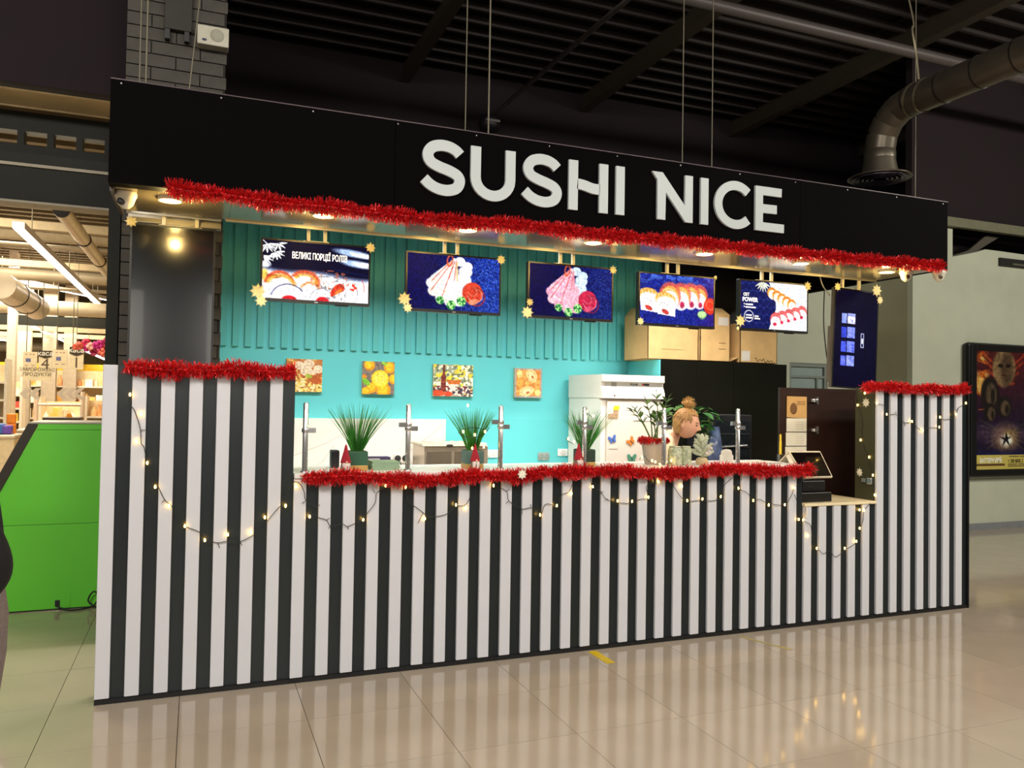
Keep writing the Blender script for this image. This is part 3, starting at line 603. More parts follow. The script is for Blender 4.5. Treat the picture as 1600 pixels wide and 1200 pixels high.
for (x1, y1, x2, y2) in ((.63, .44, .69, .44), (.63, .58, .69, .58), (.63, .44, .63, .58), (.69, .44, .69, .58)): c.line(x1, y1, x2, y2, .005, 'C8C8F8')
c.poly([(.645, .49), (.675, .49), (.675, .54), (.645, .54)], 'F0F0FF')
tv('upright_screen', 'upright menu screen glowing with four rows of blue icons', 5.775, 0.70, 1.77, 0.50, 0.865, c, (1312, 1338), roll=math.radians(2.2), depth=0.10, side='tv_grey_back' if M('tv_grey_back', '4E463C', .5) else '', brand=False)
for k, (a, b_) in enumerate((((1281, 432), (1297, 462)), ((1288, 455), (1292, 560)))):
    pts = [at(a[0], a[1], .82), at((a[0] + b_[0]) / 2 - 3, (a[1] + b_[1]) / 2, .82), at(b_[0], b_[1], .84)]
    tag(MB().tube(spline(pts, 5), 0.005, 6).build('screen_cable', M('white_cable', 'D8D0C0', .5) if k == 0 else M('black_cable', '181818', .5)), ('white cable looping down to the upright menu screen', 'black cable hanging beside the upright menu screen')[k], 'cable')

# ================================================================== TINSEL
m_tin = M('red_tinsel', 'D41E22', 0.32, 0.35, 0.5, 60)
def tinsel(name, label, pts, r, dens, group='red tinsel garlands'):
    pts = spline(pts, 8); mb = MB(); tot = sum((pts[i + 1] - pts[i]).length for i in range(len(pts) - 1))
    mb.tube(pts, r * .22, 6)
    vs = []; fs = []
    for i in range(len(pts) - 1):
        a, b = pts[i], pts[i + 1]; d_ = b - a; t_ = d_.normalized(); n = max(1, int(d_.length * dens))
        u = t_.orthogonal().normalized(); w = t_.cross(u)
        for _ in range(n):
            p = a + d_ * random.random(); q = random.random() * 2 * PI; lean = random.uniform(-.6, .6)
            lump = 0.86 + .14 * math.sin(p.x * 17 + p.z * 5) + .08 * math.sin(p.x * 41)
            dr = (u * math.cos(q) + w * math.sin(q) + t_ * lean); L_ = r * lump * random.uniform(.55, 1.2) / math.sqrt(1 + lean * lean * .6)
            tip = p + dr * L_ + Vector((0, 0, -.002)); sd = dr.cross(Vector((random.uniform(-1, 1), random.uniform(-1, 1), random.uniform(-1, 1)))).normalized() * .0017
            mid = p + dr * L_ * .5 + Vector((random.uniform(-1, 1), random.uniform(-1, 1), random.uniform(-1, 1))) * .004
            o = len(vs); vs += [p - sd, p + sd, mid + sd * 1.2, mid - sd * 1.2, tip + sd, tip - sd]; fs += [(o, o + 1, o + 2, o + 3), (o + 3, o + 2, o + 4, o + 5)]
    mb.add(vs, fs); return tag(mb.build(name, m_tin), label, 'tinsel', group)
def px_path(P_, Y): return [at(x, y, Y) for x, y in P_]
tinsel('tinsel_garland', 'red tinsel along the lower edge of the black sign', px_path([(262, 292), (300, 300), (345, 303), (400, 312), (450, 319), (500, 322), (560, 330), (610, 335), (660, 341), (705, 346), (760, 349), (810, 352), (870, 359), (930, 366), (985, 371), (1040, 376), (1100, 381), (1160, 388), (1210, 393), (1270, 399), (1330, 404), (1390, 409), (1440, 413), (1472, 416)], -0.035), 0.058, 4200)
tinsel('tinsel_garland', 'red tinsel on top of the tall panel under the dark upright screen', px_path([(196, 573), (230, 575), (262, 578), (300, 578), (330, 579), (365, 576), (400, 580), (435, 581), (462, 580)], -0.03), 0.058, 4200)
tinsel('tinsel_garland', 'long red tinsel along the front edge of the serving counter', px_path([(474, 746), (510, 746), (545, 743), (580, 746), (620, 748), (660, 751), (700, 747), (740, 743), (775, 742), (815, 744), (850, 737), (890, 737), (930, 736), (970, 735), (1000, 738), (1040, 739), (1080, 737), (1110, 734), (1150, 732), (1200, 735), (1240, 735), (1268, 733)], -0.04), 0.056, 4200)
tinsel('tinsel_garland', 'red tinsel on top of the tall panel nearest the film poster', px_path([(1349, 606), (1375, 603), (1400, 605), (1430, 608), (1455, 607), (1480, 609), (1510, 607)], -0.03), 0.052, 4200)

# ================================================================== FAIRY LIGHTS
m_wire = M('green_black_wire', '1C211A', 0.5); m_bulb = M('fairy_bulb', 'FFC65C', 0.4, 0, 0, emit=24.0); m_hold = M('clear_bulb', 'D8CFA8', 0.3)
bulb0 = None
def fairy(label, runs, bulbs, Y, tips=(), fn=at):
    global bulb0
    p0 = fn(*runs[0][0], Y); t = thing('fairy_light_string', label, 'string lights', p0, group='fairy light strings')
    w = MB()
    for r in runs: w.tube(spline([fn(x, y, Y) for x, y in r], 4), 0.0022, 5)
    for (x, y) in bulbs:                                         # a short stalk holds every bulb
        q = fn(x, y, Y); w.tube([q, q + Vector((.004, 0, .014)), q + Vector((.008, .002, .02))], 0.0020, 5)
    for (x, y, dx, dy) in tips: w.tube([fn(x, y, Y), fn(x + dx, y + dy, Y)], 0.0020, 5)
    w.build('wire', m_wire, t)
    for (x, y) in bulbs:
        q = fn(x, y, Y)
        if bulb0 is None: bulb0 = MB().lathe([(1e-5, -.010), (.004, -.007), (.0055, 0), (.004, .006), (.003, .009)], (0, 0, 0), 8).build('bulb', m_bulb, t, local=True); bulb0.location = q - p0
        else: share(bulb0, q - p0, t)
    return t
def C4(ox, oy, pts): return [(ox + a / 4, oy + b / 4) for a, b in pts]
A0 = C4(190, 570, [(52, 195), (55, 255), (75, 275), (98, 335), (118, 408), (122, 490), (138, 510), (150, 560), (165, 630), (205, 700), (235, 775), (270, 845), (310, 880), (355, 960), (400, 1010), (480, 1042), (535, 1090), (600, 1112), (655, 1103), (740, 1105), (815, 1070), (885, 1030), (905, 985), (985, 890), (1015, 870), (1025, 800), (1075, 740)])
tipsA = [(190 + x / 4, 570 + y / 4, dx, dy) for x, y, dx, dy in ((118, 408, 8, 0), (60, 265, -6, 3), (270, 845, -5, 4), (205, 705, -5, 4), (600, 1112, 3, 8), (740, 1105, 3, 6), (1025, 800, -5, -3))]
fairy('fairy light string sagging across the tall panel under the dark upright screen', [A0], C4(190, 570, [(52, 198), (125, 320), (95, 492), (160, 625), (210, 775), (298, 893), (395, 1020), (520, 1108), (663, 1073), (808, 1060), (895, 965), (1025, 892), (1092, 770)]), -0.012, tipsA)
B1 = C4(400, 560, [(235, 770), (270, 780), (300, 830), (312, 890), (375, 930), (372, 985), (440, 1010), (465, 1048), (540, 1035), (575, 1050), (660, 1005), (710, 950), (745, 900), (755, 840), (810, 805)])
B2 = C4(400, 560, [(880, 800), (935, 815), (950, 895), (1000, 930), (1045, 965), (1080, 990), (1145, 985), (1195, 970), (1250, 925), (1300, 920), (1335, 875), (1340, 800)])
B3 = C4(400, 560, [(1485, 795), (1565, 830), (1580, 890), (1660, 940), (1720, 935), (1775, 985), (1805, 915), (1850, 915), (1880, 930), (1910, 855), (1955, 835), (1975, 790)])
B4 = C4(800, 560, [(490, 750), (505, 812), (550, 830), (590, 880), (655, 900), (750, 905), (800, 880), (850, 872), (842, 795), (915, 775)])
B5 = C4(800, 560, [(1005, 790), (1055, 865), (1095, 893), (1190, 885), (1250, 890), (1305, 870), (1325, 795), (1380, 745)])
B6 = C4(800, 560, [(1405, 790), (1415, 815), (1470, 840), (1510, 893), (1545, 880), (1600, 905), (1700, 915), (1745, 860), (1765, 800)])
tb = [(400 + x / 4, 560 + y / 4, dx, dy) for x, y, dx, dy in ((312, 890, -6, 4), (375, 930, 6, -4), (465, 1048, -3, 4), (440, 1010, 5, -3), (575, 1050, 0, 5), (745, 840, -4, -6), (1045, 965, -8, 16), (1300, 920, 3, 6), (1565, 830, 5, -3), (1580, 890, -4, 4), (1660, 940, 1, 8), (1720, 935, -1, -6), (2150, 850, 5, -5), (2180, 880, 5, 0))]
fairy('fairy light string looping along the serving counter left of the grey flower pot', [B1, B2, B3], C4(400, 560, [(335, 1000), (250, 812), (185, 933), (670, 1020), (810, 806), (935, 816), (1055, 1012), (1250, 926), (1310, 946), (1485, 805), (1775, 988), (1880, 930), (1972, 855)]), -0.012, tb[:12])
t = fairy('fairy light string looping along the serving counter towards the till', [B4, B5, B6], C4(800, 560, [(505, 812), (660, 900), (750, 903), (852, 877), (915, 780), (1062, 808), (1095, 898), (1190, 888), (1305, 873), (1415, 820), (1508, 897), (1605, 925), (1705, 923), (1765, 818)]), -0.012, tb[12:])
D1 = C4(1200, 560, [(165, 850), (180, 890), (200, 960), (225, 1015), (265, 1040), (275, 1100), (300, 1170), (345, 1220), (380, 1205), (425, 1240), (485, 1195), (552, 1150), (573, 1070), (595, 1010), (600, 955), (640, 905)])
fairy('fairy light string drooping over the till counter', [D1], C4(1200, 560, [(192, 1015), (220, 1018), (250, 1118), (305, 1196), (480, 1195), (552, 1152), (573, 1070), (600, 957), (572, 955)]), -0.012)
E1 = C4(1200, 560, [(655, 285), (680, 285), (725, 295), (745, 350), (800, 350), (850, 400), (900, 402), (935, 435), (965, 450), (1010, 432), (1070, 430), (1078, 385), (1140, 378), (1175, 352), (1190, 310), (1237, 285)])
fairy('fairy light string swagged on the tall panel nearest the film poster', [E1], C4(1200, 560, [(680, 287), (742, 357), (900, 402), (967, 458), (1070, 437), (1075, 375), (1175, 358), (1237, 287)]), -0.012, [(1200 + 800 / 4, 560 + 350 / 4, 0, -5), (1200 + 850 / 4, 560 + 400 / 4, 2, 6), (1200 + 1190 / 4, 560 + 318 / 4, -3, 2)])
G1 = C4(1200, 560, [(548, 200), (560, 290), (580, 350), (590, 420), (585, 470), (600, 560), (630, 620), (640, 690), (655, 740), (660, 800), (667, 862), (645, 905)])
fairy('fairy light string climbing the inner side of the right tall panel', [G1], C4(1200, 560, [(605, 225), (578, 518), (632, 625), (655, 738), (667, 862), (560, 300)]), 38 * PW - .010, fn=atx)

# ================================================================== SNOWFLAKES
m_gold = M('gold_glitter', 'F2DFA8', 0.5, 0.1, 0.2, 90); m_wsn = M('white_glitter', 'E8E2CE', 0.5, 0, 0.1, 60)
def flake(label, px, py, Y, r_px, mat=None, X=None, group='gold snowflakes on the screens'):
    p = at(px, py, Y) if X is None else atx(px, py, X); r = r_px * (p - CC).length / FPX; poly = []
    for k in range(48):
        a = 2 * PI * k / 48; q = k % 6; rr = r * (1.0, .64, .74, .46, .74, .64)[q]; poly.append((rr * math.cos(a), rr * math.sin(a)))
    n = len(poly); mb = MB(); mb.add([(0, -.0025, 0)] + [(x, -.0015, z) for x, z in poly] + [(0, .0025, 0)] + [(x, .0015, z) for x, z in poly], [(0, 1 + k, 1 + (k + 1) % n) for k in range(n)] + [(n + 1, n + 2 + (k + 1) % n, n + 2 + k) for k in range(n)] + [(1 + k, n + 2 + k, n + 2 + (k + 1) % n, 1 + (k + 1) % n) for k in range(n)])
    mb.xf(Matrix.Translation(p) @ (Matrix.Rotation(PI / 2, 4, 'Z') if X is not None else Matrix.Identity(4)))
    return tag(mb.build('snowflake', mat or m_gold), label, 'snowflake', group)
FY = 0.7932
for (x, y, r, lb) in ((579, 387, 9, 'gold snowflake on the upper right corner of the large white rolls screen'), (403, 455, 13, 'larger gold snowflake at the lower left of the large white rolls screen'), (408, 470, 10, 'smaller gold snowflake under the lower left corner of the large white rolls screen'),
    (783, 406, 8.5, 'gold snowflake on the upper right corner of the pale shrimp screen'), (632, 467, 12, 'larger gold snowflake at the lower left of the pale shrimp screen'), (637, 481, 8.5, 'smaller gold snowflake under the lower left corner of the pale shrimp screen'),
    (958, 422, 7.5, 'gold snowflake on the upper right corner of the pink shrimp screen'), (824, 488, 11, 'larger gold snowflake at the lower left of the pink shrimp screen'), (828, 472, 7, 'smaller gold snowflake above the lower left corner of the pink shrimp screen'),
    (1001, 502, 7, 'gold snowflake on the lower left corner of the orange rolls screen'), (1118, 434, 3.5, 'tiny gold flake on the upper right corner of the orange rolls screen'),
    (1157, 501, 10, 'gold snowflake on the lower left corner of the POWER screen'), (1262, 447, 7.5, 'gold snowflake on the upper right corner of the POWER screen'), (1153, 513, 3.5, 'tiny gold flake under the lower left corner of the POWER screen'),
    (205, 346, 9, 'gold snowflake on the upper left corner of the switched-off upright screen')): flake(lb, x, y, FY, r)
for (x, y, r, lb) in ((1309, 448, 7, 'gold snowflake on the upper left corner of the blue icon screen'), (1370, 454, 10, 'larger gold snowflake on the upper right corner of the blue icon screen'), (1375, 469, 6.5, 'smaller gold snowflake below the upper right corner of the blue icon screen')): flake(lb, x, y, 0.6932, r)
flake('white snowflake pinned to the long counter tinsel', 816, 741, -0.098, 9, m_wsn, group='white snowflakes on the counter')
flake('white snowflake high on the inner side of the right tall panel', 1353, 629, 0, 7.5, m_wsn, X=38 * PW - .014, group='white snowflakes on the counter')
flake('white snowflake low on the inner side of the right tall panel', 1343, 738, 0, 6.5, m_wsn, X=38 * PW - .014, group='white snowflakes on the counter')

# ================================================================== GLASS GUARD
m_chr = M('chrome'); m_gls = M_glass('guard_glass', (.985, .995, .99)); post_x = (1.050, 1.660, 2.262, 2.858, 3.474, 4.095)
ZT = 1.178
for i, x in enumerate(post_x):
    lb = ('leftmost', 'second', 'third', 'fourth', 'fifth', 'rightmost')[i] + ' chrome glass-guard post on the serving counter from the left'
    if i in (0, 5): lb = ('leftmost' if i == 0 else 'rightmost') + ' chrome glass-guard post on the serving counter'
    t = thing('guard_post', lb, 'post', (x, 0.10, ZT), group='chrome posts of the glass guard')
    MB().lathe([(.026, 0), (.026, .006), (.016, .010), (.0155, .395), (.013, .402), (1e-5, .404)], (x, .10, ZT), 16).build('tube', m_chr, t)
    for (sd, zc) in ((1, 1.432 if i else 1.42), (-1, 1.455)):
        if (i == 0 and sd < 0) or (i == 5 and sd > 0 and False): continue
        if i > 1: zc = 1.475 if sd < 0 else 1.445
        MB().lathe([(.020, -.012), (.022, -.008), (.022, .008), (.020, .012)], (x, .10, zc), 14).box(min(x + sd * .018, x + sd * .058), max(x + sd * .018, x + sd * .058), .090, .096, zc - .014, zc + .014).box(min(x + sd * .018, x + sd * .058), max(x + sd * .018, x + sd * .058), .104, .110, zc - .014, zc + .014).build('clamp', m_chr, t)
for i in range(5):
    a, b = post_x[i] + .024, post_x[i + 1] - .024
    tag(MB().box(a, b, .097, .103, ZT + .02, ZT + .315).build('guard_glass', m_gls), ['clear glass pane left of the second guard post, by the leftmost gnome', 'clear glass pane between the second and third guard posts', 'clear glass pane between the third and fourth guard posts', 'clear glass pane between the fourth and fifth guard posts', 'clear glass pane before the woman, between the last two posts'][i], 'glass', 'panes of the glass guard')

# ================================================================== PLANTS, GNOMES AND CLUTTER ON THE COUNTER
def grass(label, x, y, potm, h, n, spread, seed, band):
    random.seed(seed); t = thing('potted_grass', label, 'plant', (x, y, ZT), group='potted grasses on the counter')
    pw = .057; p = MB().box(x - pw, x + pw, y - pw, y + pw, ZT + .03, ZT + .115, .006).build('pot', potm, t); MB().box(x - pw - .001, x + pw + .001, y - pw - .001, y + pw + .001, ZT, ZT + .032, .005).build('pot_band', M('gold_band', 'C09A58', .4, .3), p)
    MB().box(x - pw + .008, x + pw - .008, y - pw + .008, y + pw - .008, ZT + .108, ZT + .1165).build('soil', M('moss_soil', '2E3A1C', .9), t)
    mb = MB()
    for k in range(n):
        a = random.random() * 2 * PI; rr = random.random() ** .6; bx_, by_ = x + .035 * rr * math.cos(a), y + .03 * rr * math.sin(a); L_ = h * random.uniform(.72, 1.0); lean = spread * rr * random.uniform(.6, 1.1)
        pts = [Vector((bx_ + lean * math.cos(a) * (u ** 1.25), by_ + lean * .7 * math.sin(a) * (u ** 1.25), ZT + .112 + L_ * u * (1 - .10 * rr * u))) for u in (0, .3, .6, .85, 1)]
        w = random.uniform(.003, .0048); mb.ribbon(pts, [w, w, w * .8, w * .5, .0006], (math.cos(a + 1.2), math.sin(a + 1.2), 0))
    mb.build('blades', M('grass_green', '3E8A2E', .5, 0, .35, 30), t); return t
grass('potted grass in a green box pot beside the leftmost gnome', 1.368, 0.19, M('green_pot', '2E5A40', .5), .31, 190, .19, 1, True)
grass('potted grass wound with fairy bulbs behind the middle gnome', 2.105, 0.19, M('grey_green_pot', '4E6E6A', .5), .30, 170, .15, 2, True)
grass('potted grass in front of the white fridge', 2.905, 0.19, M('dark_green_pot', '2A3A2C', .5), .30, 150, .19, 3, True)
random.seed(11)
def gnome(label, px, py, h=.165):
    p = at(px, py, 0.055); x, y = p.x, 0.055; t = thing('gnome', label, 'gnome', (x, y, ZT), group='gnomes on the counter')
    MB().lathe([(.026, 0), (.030, .01), (.030, .035), (.024, .06), (.016, .07)], (x, y, ZT), 14).build('body', M('gnome_grey', '7A6E62', .9, 0, .2, 80, .3), t)
    MB().lathe([(.032, .055), (.030, .062), (.024, .085), (.014, .12), (.006, h - .01), (1e-5, h)], (x, y, ZT), 14).build('hat', M('gnome_red', '9C1A2A', .9, 0, .15, 80, .3), t)
    b = MB()
    for k in range(26):
        a = -PI / 2 + random.uniform(-1.0, 1.0); q = Vector((x + .022 * math.cos(a), y + .025 * math.sin(a) - .004, ZT + .062)); b.ribbon([q, q + Vector((.004 * math.cos(a), -.008, -.02)), q + Vector((.003 * math.cos(a) * random.uniform(-1, 1), -.004, -.045 - .012 * random.random()))], [.008, .008, .001], (math.cos(a), math.sin(a), 0))
    b.ball((x, y - .014, ZT + .042), .022, 10, 8, (1, .75, 1.2)).build('beard', M('gnome_white', 'E4DCD2', .9, 0, .06, 60, .3), t)
    MB().ball((x, y - .034, ZT + .060), .007, 10, 8).build('nose', M('gnome_nose', 'DDA888', .7), t); return t
gnome('leftmost red-hatted gnome on the counter, before the green pot', 540, 733); gnome('middle red-hatted gnome on the counter with a light wire on its hat', 742, 731); gnome('rightmost red-hatted gnome on the counter, half behind a chrome post', 904, 727)
fy = .10
fairy('fairy light wire wound around the middle potted grass', [[(722, 672), (735, 668), (752, 670), (762, 674)], [(716, 676), (728, 682), (742, 684), (757, 678)], [(757, 678), (765, 668)]], [(731, 636), (742, 682), (724, 677), (758, 677), (738, 703), (756, 701)], .09)
fairy('fairy light wire beside the rightmost gnome and grass', [[(884, 685), (889, 690), (897, 694)], [(917, 645), (925, 652)]], [(888, 688), (897, 693), (917, 645), (927, 652)], .10)
fairy('fairy lights lying around the grey flower pot foot', [[(999, 718), (1005, 712), (1015, 722), (1022, 725), (1035, 727), (1050, 722)]], [(1003, 716), (1019, 722), (1024, 724), (1031, 728), (1049, 722)], .10)
t = thing('green_box_stack', 'stack of flat green cartons on the counter right of the leftmost grass', 'cartons', (1.52, .2, ZT))
for k in range(4): MB().box(1.45 + .004 * (k % 2), 1.62 + .004 * (k % 2), .14, .30, ZT + k * .013, ZT + k * .013 + .0125, .001).build('carton', M('carton_green', '8FA88A', .7, 0, .08), t)
tag(MB().box(1.24, 1.29, .34, .42, ZT, ZT + .11, .008).box(1.245, 1.25 + .035, .335, .34, ZT + .02, ZT + .09).build('card_terminal', M('terminal_black', '26242C', .4)), 'dark card terminal standing behind the leftmost gnome', 'terminal')
t = thing('open_carton', 'purple and white carton on the counter behind the green cartons', 'carton', (1.53, .42, ZT)); MB().box(1.45, 1.62, .38, .48, ZT, ZT + .062, .002).build('box', M('purple_card', '4A3A6A', .6), t); MB().box(1.46, 1.55, .377, .38, ZT + .01, ZT + .055).build('print', M('white_card', 'D8D4DE', .6), t)
# zamioculcas in a tapered pot
t = thing('potted_zamioculcas', 'glossy-leaved plant in a grey pot with red tinsel collar', 'plant', (3.50, .27, ZT))
MB().lathe([(.064, 0), (.066, .004), (.090, .15), (.094, .165), (.088, .165), (.082, .150)], (3.50, .27, ZT), 28).build('pot', M('grey_pot', 'B4A8A0', .45, 0, .06, 12), t)
MB().lathe([(.083, .148), (.083, .152)], (3.50, .27, ZT), 24).build('soil', M('moss_soil'), t)
m_leaf = M('glossy_leaf', '5A7A34', .35, 0, .25, 25); m_stem = M('leaf_stem', '6A8040', .5)
def leaf(mb, base, d_, L_, w, droop=.3):
    d_ = d_.normalized(); sd = d_.cross(Vector((0, 0, 1))); sd = sd.normalized() if sd.length > .05 else Vector((1, 0, 0)); up = sd.cross(d_)
    vs = []; 
    for u, ww in ((0, .05), (.2, .7), (.45, 1.0), (.7, .8), (.88, .4), (1, .02)):
        c_ = base + d_ * L_ * u - Vector((0, 0, droop * L_ * u * u)); vs += [c_ - sd * w * ww + up * w * .25 * ww, c_, c_ + sd * w * ww + up * w * .25 * ww]
    fs = []
    for i in range(5): fs += [(3 * i, 3 * i + 1, 3 * i + 4, 3 * i + 3), (3 * i + 1, 3 * i + 2, 3 * i + 5, 3 * i + 4)]
    mb.add(vs, fs, True)
for k, (tx, ty) in enumerate(((718, 640), (1016, 616), (1000, 625), (1033, 622), (1012, 650), (985, 640), (1028, 648))):
    tip = at((968 if k == 0 else tx) + 10, ty + 4, .27 + .03 * (k % 3 - 1)) if k else at(988, 643, .24)
    b = Vector((3.50 + .02 * math.sin(k * 2.1), .27 + .02 * math.cos(k * 2.1), ZT + .15)); mid = (b + tip) / 2 + Vector((.01 * math.sin(k), 0, .03))
    sp_ = spline([b, mid, tip], 5); st = MB().tube(sp_, [.006 - .004 * i / (len(sp_) - 1) for i in range(len(sp_))], 6).build('stem', m_stem, t)
    n = 3
    for i in range(n):
        u = .5 + .4 * i / (n - 1); q = sp_[int(u * (len(sp_) - 1))]; tn = (sp_[-1] - sp_[-3]).normalized()
        for sd in (-1, 1):
            lf = MB(); leaf(lf, q, tn * .7 + Vector((sd * .8, .3 * math.sin(i * 3 + k), .35)), .085, .018); lf.build('leaf', m_leaf, st)
    lf = MB(); leaf(lf, sp_[-1], (sp_[-1] - sp_[-3]), .090, .018); lf.build('leaf', m_leaf, st)
tinsel('tinsel_garland', 'red tinsel collar around the grey flower pot', [(3.50 + .092 * math.cos(a), .27 + .092 * math.sin(a), ZT + .170) for a in [2 * PI * k / 12 for k in range(13)]], 0.030, 2600)
# frosted little tree
random.seed(5)
t = thing('frosted_tabletop_tree', 'small frosted fir with berries in a burlap base', 'ornament', (3.83, .16, ZT))
MB().lathe([(.034, 0), (.044, .012), (.046, .03), (.034, .046), (.026, .052)], (3.83, .16, ZT), 16).build('burlap_base', M('burlap', 'C8B088', .95, 0, .15, 120, .3), t)
for k in range(15):
    a = k * 2.4; lv = k / 15; b = Vector((3.83, .16, ZT + .06 + .10 * lv)); d_ = Vector((math.cos(a), .8 * math.sin(a), .35 + 1.4 * lv)).normalized(); L_ = .105 - .035 * lv; fm = MB()
    fm.tube([b, b + d_ * L_ * .5, b + d_ * L_], [.010, .019, .006], 8); 
    for q in range(26):
        u = random.uniform(.2, 1); aa = random.random() * 6.3; o = d_.orthogonal().normalized(); w = d_.cross(o); c_ = b + d_ * L_ * u; e = (o * math.cos(aa) + w * math.sin(aa)) * .024 + d_ * .012; fm.add([c_ + d_ * .003, c_ - d_ * .003, c_ + e], [(0, 1, 2)])
    fm.build('branch', M('frosted_needles', 'C4C6AE', .8, 0, .25, 70), t)
for (dx, dz) in ((.012, .11), (.02, .095), (.0, .085), (.035, .12), (.018, .13)): MB().ball((3.83 + dx, .10, ZT + dz), .011, 10, 8).build('berry', M('pale_berry', 'E0CFC6', .5), t)
MB().lathe([(1e-5, 0), (.012, .005), (.02, .05), (.012, .09), (1e-5, .10)], (3.83, .16, ZT + .125), 10).build('tip', M('frosted_needles'), t)
for k, (px, py, w, h_) in enumerate(((1056, 726, .050, .135), (1073, 726, .038, .135))):
    p = at(px, py, .13); t = thing('frosted_jar', ('wider frosted glittering jar beside the fifth chrome post', 'narrower frosted glittering jar beside the little fir')[k], 'jar', (p.x, .14, ZT), group='frosted jars')
    MB().lathe([(w * .9, 0), (w, .008), (w, h_ * .8), (w * .8, h_ * .92), (w * .8, h_), (w * .74, h_), (w * .74, h_ * .9), (w * .92, h_ * .78), (w * .92, .012), (1e-5, .012)], (p.x, .14, ZT), 20).build('glass', M('frosted_glass_leafy', 'B4B696', .5, 0, .45, 45), t)
    MB().lathe([(w * .82, h_ * .93), (w * .86, h_ * .94), (w * .86, h_ * .97), (w * .82, h_ * .98)], (p.x, .14, ZT), 20).build('rim', M('silver_rim', 'C8C4B8', .3, .8), t)
t = thing('arched_plaque', 'small white arched plaque with printed lines near the rightmost chrome post', 'plaque', (4.06, .2, ZT))
p = at(1135, 722, .2); arch = [(p.x - .058, ZT), (p.x + .058, ZT), (p.x + .058, ZT + .06), (p.x + .045, ZT + .07), (p.x + .045, ZT + .085)] + [(p.x + .045 * math.cos(a), ZT + .085 + .022 * math.sin(a)) for a in [PI * k / 8 for k in range(1, 8)]] + [(p.x - .045, ZT + .085), (p.x - .045, ZT + .07), (p.x - .058, ZT + .06)]
MB().prism(arch, .195, .205).build('board', M('plaque_white', 'E4DACC', .6), t)
for k in range(6): MB().box(p.x - .035, p.x + .035, .1942, .195, ZT + .018 + k * .012, ZT + .0205 + k * .012).build('text_line', M('plaque_ink', 'A89A8C', .7), t)
tag(MB().box(4.25, 4.56, .18, .38, ZT, ZT + .004).box(4.36, 4.56, .16, .34, ZT + .004, ZT + .007).build('menu_sheets', M('paper_white', 'E2DACE', .7)), 'flat white menu sheets near the till end of the counter', 'paper')

# ================================================================== TILL
t = thing('tablet_till', 'tilted black tablet till on a pale folded stand', 'tablet', (4.76, .2, 1.05))
m_st = M('pale_stand', 'D9CDB2', .4); q = lambda px, py, Y: at(px, py, Y)
A, B, C_, D_ = q(1233, 706, .25), q(1282, 706, .25), q(1301, 745, .06), q(1257, 746, .06)
def slab(mb, pts, th):
    pts = [Vector(p) for p in pts]; n = (pts[1] - pts[0]).cross(pts[2] - pts[0]).normalized() * th; m = len(pts)
    return mb.add(pts + [p + n for p in pts], [tuple(range(m)), tuple(reversed(range(m, 2 * m)))] + [(i, i + m, (i + 1) % m + m, (i + 1) % m) for i in range(m)])
slab(MB(), [A, B, C_, D_], .014).build('tablet_frame', m_st, t)
cen = (A + B + C_ + D_) / 4; nn = (B - A).cross(C_ - A).normalized(); nn = nn if nn.y < 0 else -nn
slab(MB(), [cen + (p - cen) * .94 + nn * .002 for p in (A, B, C_, D_)], .001).build('tablet_glass', M('tablet_black', '0E0808', .12, 0, .1, coat=.5), t)
E_, F_ = q(1214, 727, .33), q(1252, 727, .33)
slab(MB(), [A, B, F_, E_], .010).build('stand_back', m_st, t)
slab(MB(), [q(1229, 712, .16), q(1233, 709, .16), q(1246, 734, .12), q(1240, 735, .12)], .012).build('stand_leg', m_st, t)
t = thing('cash_printer', 'black receipt printer and cash drawer on the till counter', 'printer', (4.78, .2, .893))
MB().box(4.63, 4.93, .06, .36, .893, .965, .006).build('drawer', M('till_black', '12100E', .4), t); MB().box(4.68, 4.90, .09, .32, .966, 1.055, .012).build('printer', M('till_black'), t); MB().box(4.72, 4.78, .088, .09, 1.0, 1.012).build('slot', M('black_cable'), t)
p = at(1219.5, 690, .44); t = thing('yellow_marker', 'yellow marker pen standing upright behind the tablet till', 'pen', (p.x, .44, .893))
MB().lathe([(.010, p.z - .14), (.010, p.z), (.008, p.z + .004), (.008, p.z + .05), (.004, p.z + .06)], (p.x, .44, 0), 12).build('pen', M('marker_yellow', 'E8C21E', .4), t)
MB().lathe([(.03, .893), (.03, p.z - .10), (.026, p.z - .10), (.026, .90)], (p.x, .44, 0), 16).build('holder', M('till_black'), t)
t = thing('cable_clip', 'small white bracket at the corner between counter and till', 'bracket', (4.62, -.01, .80)); MB().box(4.615, 4.63, -.02, -.006, .80, .87).build('strap', M('paper_white'), t)

# ================================================================== BEHIND THE COUNTER
bc = thing('back_worktop', 'steel work table along the teal wall', 'table', (2.2, 2.2, 0)); m_steel = M('stainless', 'B8B2A8', .28, .85, .05, 6)
MB().box(0.95, 3.85, 1.92, 2.50, .88, .92, .004).build('top', m_steel, bc); MB().box(1.0, 3.8, 1.98, 2.48, .25, .28).build('shelf', m_steel, bc)
for x in (1.0, 2.4, 3.76):
    for y in (1.95, 2.44): MB().box(x, x + .04, y, y + .04, 0, .88).build('leg', m_steel, bc)
